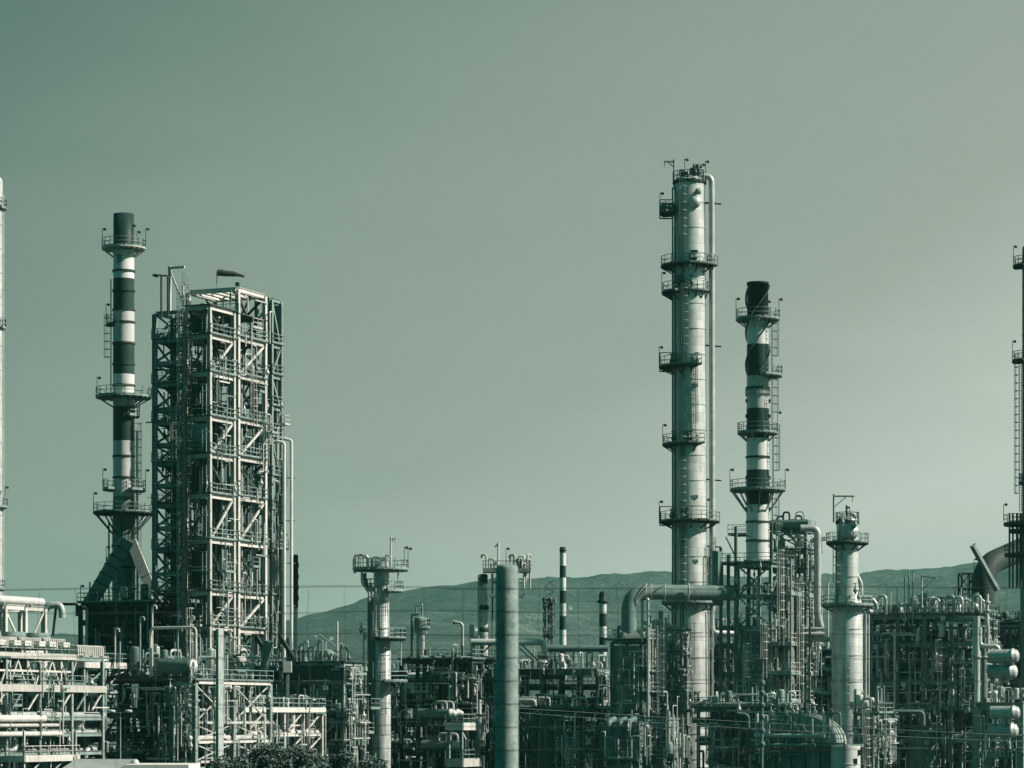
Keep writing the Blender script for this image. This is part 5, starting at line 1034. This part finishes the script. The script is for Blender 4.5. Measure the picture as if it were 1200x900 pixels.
# ---------------- right hand pipe rack
T24 = Frame('pipe_rack', 'broad two-storey pipe rack with chevron bracing, right of the two-diameter tower', 'pipe rack', 1146, 342, 13.0, 9, [722, 755, 800, 830, 868], 4, 2, mat='steel', cw=.42, bh=.5)
for a, b in ((1,2),(2,3)): 
    T24.front(T24.lv[b]+.2, T24.lv[a]-.3, 6.5, 13, 'K', w_=.32, mat='steel'); T24.front(T24.lv[b]+.2, T24.lv[a]-.3, 0, 6.5, 'V', w_=.2, mat='dpipe', v=4.5)
T24.side(T24.lv[2]+.2, T24.lv[1]-.3, .2, 4.3, '\\', w_=.22, mat='bright')
zt = T24.deck(T24.lv[0], sides='fr', rmat='dpipe'); clutter(T24, .3, 12.7, .2, 8.5, zt, 70, 280, pal=('pipe','bright','dpipe','steel','dpipe'), hmax=2.6)
for i, l in enumerate(T24.lv): T24.run(l-.1, 8, 285+i, 'u', rr=(.1,.36), pal=PALD, drops=.4); T24.run(l-.8, 5, 295+i, 'v', pal=PAL1); (clutter(T24, .3, 12.7, -.4, 8, l+.5, 36, 300+i, pal=('pipe','dpipe','dpipe','bright','dsteel'), hmax=2.4) if i else None)
T24.risers(70, 310, 0, 13, -.8, 8, 1, T24.lv[0]-.5, pal=PALD)
for i, (u, h, a) in enumerate(((.9,2.8,1),(4.2,4.4,0),(4.7,5.2,0),(5.2,4.8,0),(7.4,2.2,1),(9.2,2.6,1),(10.2,2.4,1),(12.4,2.6,1))):
    z = zt; T24.part('vent_pipe', M().pipe([(u,-.3,z),(u,-.3,z+h*.8),(u+1.0,-.3,z+h*.8),(u+1.0,-.3,z)], .17, .5, 12) if a else M().tube((u,-.3,z-1.5),(u,-.3,z+h),.09,8), 'pipe' if a else 'steel')
T24.part('davit', M().bar((6.2,0,zt),(6.2,0,zt+4.6),.16,.16).bar((6.2,0,zt+4.5),(8.0,0,zt+4.2),.16,.16).bar((6.2,0,zt+2.8),(7.8,0,zt+4.2),.12,.12), 'bright')
T25 = Frame('pipe_rack', 'rear pipe rack filling the gap between the two-diameter tower and the chevron-braced rack', 'pipe rack', 1080, 372, 8, 6, [728, 756, 784, 812, 845, 880], 2, 1, mat='dsteel', cw=.4, bh=.45)
for i, l in enumerate(T25.lv): T25.run(l, 7, 320+i, 'u', pal=PALD); clutter(T25, 0, 8, -.4, 5, l+.5, 22, 330+i, pal=PAL1, hmax=2.2)
T25.risers(40, 340, -1, 8, -.6, 5, 1, T25.lv[0]+1.5, pal=PALD)
# long looped pipe low in right rack
T = Tower('loop_pipe', 'long grey pipe looping level across the lower part of the chevron-braced rack', 'pipe', 1062, 330); T.pipe([(1041,900),(1041,834),(1082,834),(1082,850)], 2.3, 'dpipe', bend=6, n=14)
T = Tower('storage_vessel', 'wide dark tank barely visible under the chevron-braced rack', 'vessel', 1082, 346); T.shell([(None,20),(862,20)], 'dpipe', step=4)
# front portal with exchangers
T26 = Frame('exchanger_portal', 'heavy pale portal frame at lower right carrying stacked exchangers', 'steel frame', 1196, 318, 4.9, 6, [828, 884], 1, 1, mat='steel', cw=.75, bh=.75, section='b')
T26.deck(T26.lv[0], sides='', mat='steel'); clutter(T26, .4, 4.6, .4, 5, T26.lv[0]+.5, 12, 350, pal=PAL1, hmax=1.6); T26.risers(16, 351, .5, 4.5, 1, 5, 1, T26.lv[0]-.5, pal=PALD)
T26.brace((.3,0,T26.lv[1]+.2),(-1.2,0,T26.lv[1]+1.6), .25)
for i, (px, py, r, lb) in enumerate(((1186,769,.75,'uppermost exchanger on the pale portal, its domed end catching the sun'),(1184,787,.75,'second exchanger from the top, resting just above the pale portal beam'),(1187,835,.7,'exchanger slung just below the top beam of the pale portal'),(1185,856,.72,'lowest exchanger inside the pale portal'))):
    Yc = 312+i*.3; T = Thing('heat_exchanger', lb, 'heat exchanger', (X(px, Yc), Yc, 0), GR, 'stacked exchangers on the pale portal'); z = Z(py, Yc)
    T.part('shell', M().tube((-2.4,0,z),(0,0,z),r,24), 'pipe'); T.part('channel_head', M().lathe([(r*1.15,0),(r*1.15,.18),(r,.2),(r*.92,.55),(r*.55,.72),(0,.78)], 24, (0,0,z), axis='x'), 'pipe')
    for x in (-1.9, -.6): T.part('saddle', M().box(x-.12,x+.12,-r*.7,r*.7,z-r-.5,z-r*.75), 'steel')
    for x in (-.9, -.2): T.part('nozzle_pipe', M().tube((x,-.2,z-r*1.9),(x,-.2,z-r*.6),.13,8), 'bright')
for i, (x, y0, r, mt, lb) in enumerate(((1145,722,3.6,'clad','fat sunlit vertical pipe at the left leg of the pale portal'),(1153,732,2.6,'dpipe','grey vertical pipe second from the left leg of the pale portal'))):
    T = Tower('vertical_pipe', lb, 'pipe', x, 322+2*i); T.pipe([(x,880),(x,y0+15*i)], r, mt, n=16); T.part('flange', M().lathe([(r*T.k,-.12),(r*T.k+.15,-.12),(r*T.k+.15,.12),(r*T.k,.12)], 20, (0,0,T.z(770))), 'steel')
T = Tower('crossover_pipe', 'pale pipe arched over from the fat vertical pipe to the exchanger stack', 'pipe', 1160, 322); T.pipe([(1148,735),(1150,760),(1150,756)][:1]+[(1148,757),(1148,757.5)][:0]+[(1148,757),(1170,757),(1170,772)], 3, 'clad', bend=6, n=14)
T.pipe([(1158,757),(1158,735),(1157,728),(1157,696)], 1.8, 'bright', bend=2); T.pipe([(1141,790),(1141,732),(1136,730)], 1.8, 'clad', bend=4)
for py in (706, 716): T.part('collar', M().lathe([(.18,-.15),(.36,-.1),(.36,.1),(.18,.15)], 12, (-3*T.k,0,T.z(py))), 'bright')
T27 = Frame('access_tower', 'dark lattice access tower with a railed landing left of the huge curved duct', 'tower', 1136, 366, 1.4, 1.6, [672, 690, 710, 730, 760], 1, 1, mat='dsteel', cw=.18, bh=.2)
for a, b in zip(T27.lv, T27.lv[1:]): T27.front(b, a, 0, 1.4, 'X', w_=.1); T27.side(b, a, 0, 1.6, '/', w_=.1)
m = M().box(1.4,4.5,-.3,2,Z(682,366)-.1,Z(682,366)); rail(m, [(1.4,-.3,Z(682,366)),(4.5,-.3,Z(682,366))]); T27.part('landing', m, 'dsteel'); lamp(T27, (2,0,Z(682,366)+1))
T28 = Frame('pipe_rack', 'dark rack of horizontal headers crossing below the huge curved duct at the right edge', 'pipe rack', 1222, 350, 8, 6, [733, 752, 775, 800, 830, 860, 888], 2, 1, mat='dpipe', cw=.4, bh=.5)
for i, l in enumerate(T28.lv): T28.run(l, 7, 360+i, 'u', rr=(.12,.4), pal=PALD); clutter(T28, 0, 8, -.4, 5, l+.5, 16, 370+i, pal=PALD, hmax=2)
T28.risers(40, 380, 0, 8, -.6, 5, 1, T28.lv[0]+2, pal=PALD); T28.deck(T28.lv[0], sides='f', rmat='dpipe')
T1.dress(40, 901)
T4.dress(60, 904)
T5.dress(40, 905)
T6.dress(30, 906)
T7.dress(50, 907)
T8.dress(60, 908)
T9.dress(70, 909)
T11.dress(70, 911)
T13.dress(24, 913)
T14.dress(60, 914)
T15.dress(40, 915)
T16.dress(20, 916)
T17.dress(30, 917)
T18.dress(50, 918)
T19.dress(50, 919)
T20.dress(80, 920)
T21.dress(70, 921)
T22.dress(60, 922)
T23.dress(40, 923)
T24.dress(110, 924)
T25.dress(60, 925)
T26.dress(30, 926)
T27.dress(20, 927)
T28.dress(60, 928)
# far background rows that close the gaps
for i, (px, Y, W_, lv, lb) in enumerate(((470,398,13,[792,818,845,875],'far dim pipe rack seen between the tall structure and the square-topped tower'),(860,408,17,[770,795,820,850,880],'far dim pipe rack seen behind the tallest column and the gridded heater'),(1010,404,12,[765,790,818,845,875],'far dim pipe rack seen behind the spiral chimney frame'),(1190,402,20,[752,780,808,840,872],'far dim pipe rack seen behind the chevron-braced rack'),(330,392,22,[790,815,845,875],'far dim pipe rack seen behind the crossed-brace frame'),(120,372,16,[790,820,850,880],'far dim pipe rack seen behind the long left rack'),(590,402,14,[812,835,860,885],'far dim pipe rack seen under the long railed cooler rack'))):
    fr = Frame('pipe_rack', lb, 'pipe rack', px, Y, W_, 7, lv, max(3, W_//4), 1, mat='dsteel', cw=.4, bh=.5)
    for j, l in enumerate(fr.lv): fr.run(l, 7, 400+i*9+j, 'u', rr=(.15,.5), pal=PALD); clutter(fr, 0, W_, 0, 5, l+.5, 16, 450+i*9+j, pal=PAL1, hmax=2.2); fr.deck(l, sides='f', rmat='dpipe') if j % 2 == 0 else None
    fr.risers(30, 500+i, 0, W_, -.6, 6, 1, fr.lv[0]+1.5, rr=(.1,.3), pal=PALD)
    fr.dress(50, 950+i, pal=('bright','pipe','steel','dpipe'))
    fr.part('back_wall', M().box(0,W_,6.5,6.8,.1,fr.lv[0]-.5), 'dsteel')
# ---------------- things nearer than the plant
T = Tower('street_lamp', 'slim twin-headed lamp post standing before the dark left rack', 'street lamp', 141, 232); k = T.k
T.part('post', M().sweep([(0,0,0),(0,0,T.z(835))], [.09,.05], 8), 'steel'); T.part('arm', M().bar((-10*k,0,T.z(835)),(10*k,0,T.z(835)),.06,.06), 'steel')
for s_ in (-1, 1): T.part('lamp_head', M().lathe([(0,0),(.1,.05),(.13,.35),(.1,.6),(0,.66)], 12, (s_*10*k-.36*(1 if s_ < 0 else 1)+.0,0,T.z(833.5)), axis='x'), 'white')
T = Thing('shed', 'low shed at lower left with a bright white roof, half of it duller', 'shed', (X(150, 215), 215, 0)); k = S(215)
T.part('wall', M().box(-78*k,72*k,0,7,.05,Z(897.5,215)-.3), 'conc'); T.part('roof', M().add([(-78*k,-.4,Z(903,215)),(-4*k,-.4,Z(903,215)),(-4*k,7.4,Z(893,215)),(-78*k,7.4,Z(893,215)),(-78*k,-.4,Z(903,215)+.12),(-4*k,-.4,Z(903,215)+.12),(-4*k,7.4,Z(893,215)+.12),(-78*k,7.4,Z(893,215)+.12)], [(0,3,2,1),(4,5,6,7),(0,1,5,4),(1,2,6,5),(2,3,7,6),(3,0,4,7)]), 'clad')
T.part('roof', M().box(-3.9*k,72*k,-.5,7.4,Z(902,215),Z(896,215)), 'roofw')
T.part('roof_vent', M().lathe([(.3,0),(.3,.15),(.2,.28),(0,.33)], 16, (0,4,Z(896,215)+.01)), 'white')
T = Tower('cable_pole', 'thin pole hidden behind the round concrete post, carrying the overhead cables', 'pole', 594, 150); T.part('pole', M().sweep([(0,0,0),(0,0,T.z(822))], [.12,.09], 10), 'conc'); T.part('cross_arm', M().box(-.25,.25,-.06,.06,T.z(829),T.z(827)), 'steel')
for i, (a, b, c, lb) in enumerate(((829,848,866,'upper of two thin overhead cables sagging rightward across the lower plant'),(834,858,872,'lower of two thin overhead cables sagging rightward across the lower plant'))):
    m = M(); pts = []
    for q in range(41): t_ = q/40; px = 594+t_*700; pts.append((X(px, 150), 150, Z((1-t_)**2*a+2*t_*(1-t_)*(b+4)+t_*t_*c, 150)))
    single('overhead_cable', m.sweep(pts, .014, 6), 'steel', lb, 'cable', group='overhead cables over the lower plant')
# bushes
def bush(px, Y, top, wpx, lb, seed):
    rnd = random.Random(seed); k = S(Y); gz = ground_z(X(px, Y), Y); zt = Z(top, Y); h = zt-gz; Rr = wpx*k/2
    T = Thing('bush', lb, 'bush', (X(px, Y), Y, gz), 0, 'dark bushes along the bottom edge')
    T.part('trunk', M().sweep([(0,0,-.1),(.1,0,h*.3),(0,.1,h*.6)], [.14,.1,.05], 7), 'bark')
    for q in range(5): a = q*1.3; T.part('limb', M().sweep([(0,0,h*.25),(Rr*.4*math.cos(a),Rr*.4*math.sin(a),h*.55),(Rr*.7*math.cos(a),Rr*.7*math.sin(a),h*.75)], [.07,.05,.02], 5), 'bark')
    cl = [(rnd.uniform(-1,1)*Rr*.85, rnd.uniform(-1,1)*Rr*.8, 0) for _ in range(46)]; vs = []; fs = []
    for cx, cy, _ in cl:
        d = math.hypot(cx, cy)/Rr; ch = h*(1-.42*d*d)-rnd.uniform(.15,.6); cr = rnd.uniform(.28,.62); cz = rnd.choice((ch, ch, ch*.8, ch*.55))
        for _ in range(330):
            v = Vector((rnd.gauss(0,1), rnd.gauss(0,1), rnd.gauss(0,1))).normalized()*cr*rnd.uniform(.55,1.08)**.6; v.z *= .75
            c = Vector((cx, cy, cz))+v; s_ = rnd.uniform(.05,.10); a = Vector((rnd.gauss(0,1), rnd.gauss(0,1), rnd.gauss(0,1))).normalized(); b = a.cross(Vector((rnd.gauss(0,1), rnd.gauss(0,1), rnd.gauss(0,1)))).normalized(); o = len(vs)
            vs += [c-a*s_, c-b*s_*.5, c+a*s_, c+b*s_*.5]; fs.append((o, o+1, o+2, o+3))
    T.part('crown', M().add(vs, fs), 'leaf')
for i, a in enumerate(((258,104,884,66,'lowest dark bush, leftmost at the foot of the crossed-brace frame'),(312,108,866,92,'tallest of the dark bushes, in front of the white zigzag bracing'),(352,114,869,76,'rounded dark bush right of the tallest bush'),(393,112,872,78,'spreading dark bush between the rounded one and the square-topped tower'),(440,118,890,56,'low sparse bush rightmost of the row, at the slim tower foot'),(286,96,889,96,'near black-green bush low in front of the tallest bush'),(370,98,889,104,'near bush low in front of the rounded and spreading ones'))): bush(*a, 600+i)
# wire fence close to the viewer
FY = 16.0; kf = S(FY)
T = Thing('wire_fence', 'thin wire mesh fence strung across the view close to the viewer, out of focus', 'fence', (0, FY+.0665, 0)); g0 = ground_z(0, FY)
rnd = random.Random(9)
for j, py in enumerate(list(range(690, 900, 27))+[917, 944, 971, 1000]):
    if Z(py, FY) < g0+.05: continue
    pts = []; off = rnd.uniform(0, 6)
    for i in range(81):
        x = -10+20*i/80; pts.append((x, 0, Z(py, FY)+.006*math.sin(x*1.9+off)+.004*math.sin(x*4.7+off*2)+.0014*rnd.uniform(-1,1)+(.012*abs(math.sin((x-.0)*PI/3.2)) if j == 0 else 0)))
    T.part('wire', M().sweep(pts, .0019 if j else .0025, 5), 'wire')
for i in range(93):
    x = -9.9+i*.214+rnd.uniform(-.01,.01); pts = [(x+.008*math.sin(q*1.3+i), .003, Z(690, FY)-(Z(690, FY)-g0)*q/14) for q in range(15)]; T.part('stay_wire', M().sweep(pts, .0010, 4), 'wire')
def post(x, lb):
    T = Thing('fence_post', lb, 'fence post', (x, FY, ground_z(x, FY)-.3), 0, 'round posts of the wire fence'); h = Z(662, FY)-ground_z(x, FY)+.3
    T.part('shaft', M().lathe([(.064,0),(.062,h-.03),(.0595,h-.012),(.053,h-.003),(.03,h+.001),(0,h+.002)], 32), 'postc')
    for py in range(690, 900, 27): z = h-(Z(662, FY)-Z(py, FY)); T.part('tie_wire', M().lathe([(.062,z-.0015),(.0655,z-.0015),(.0655,z+.0015),(.062,z+.0015)], 20, sm=False), 'wire')
post(X(594, FY), 'round mottled concrete post standing close to the viewer, centre foreground, wires tied round it')
for x in (-6.4, -3.2, 3.2, 6.4): pass
finish()
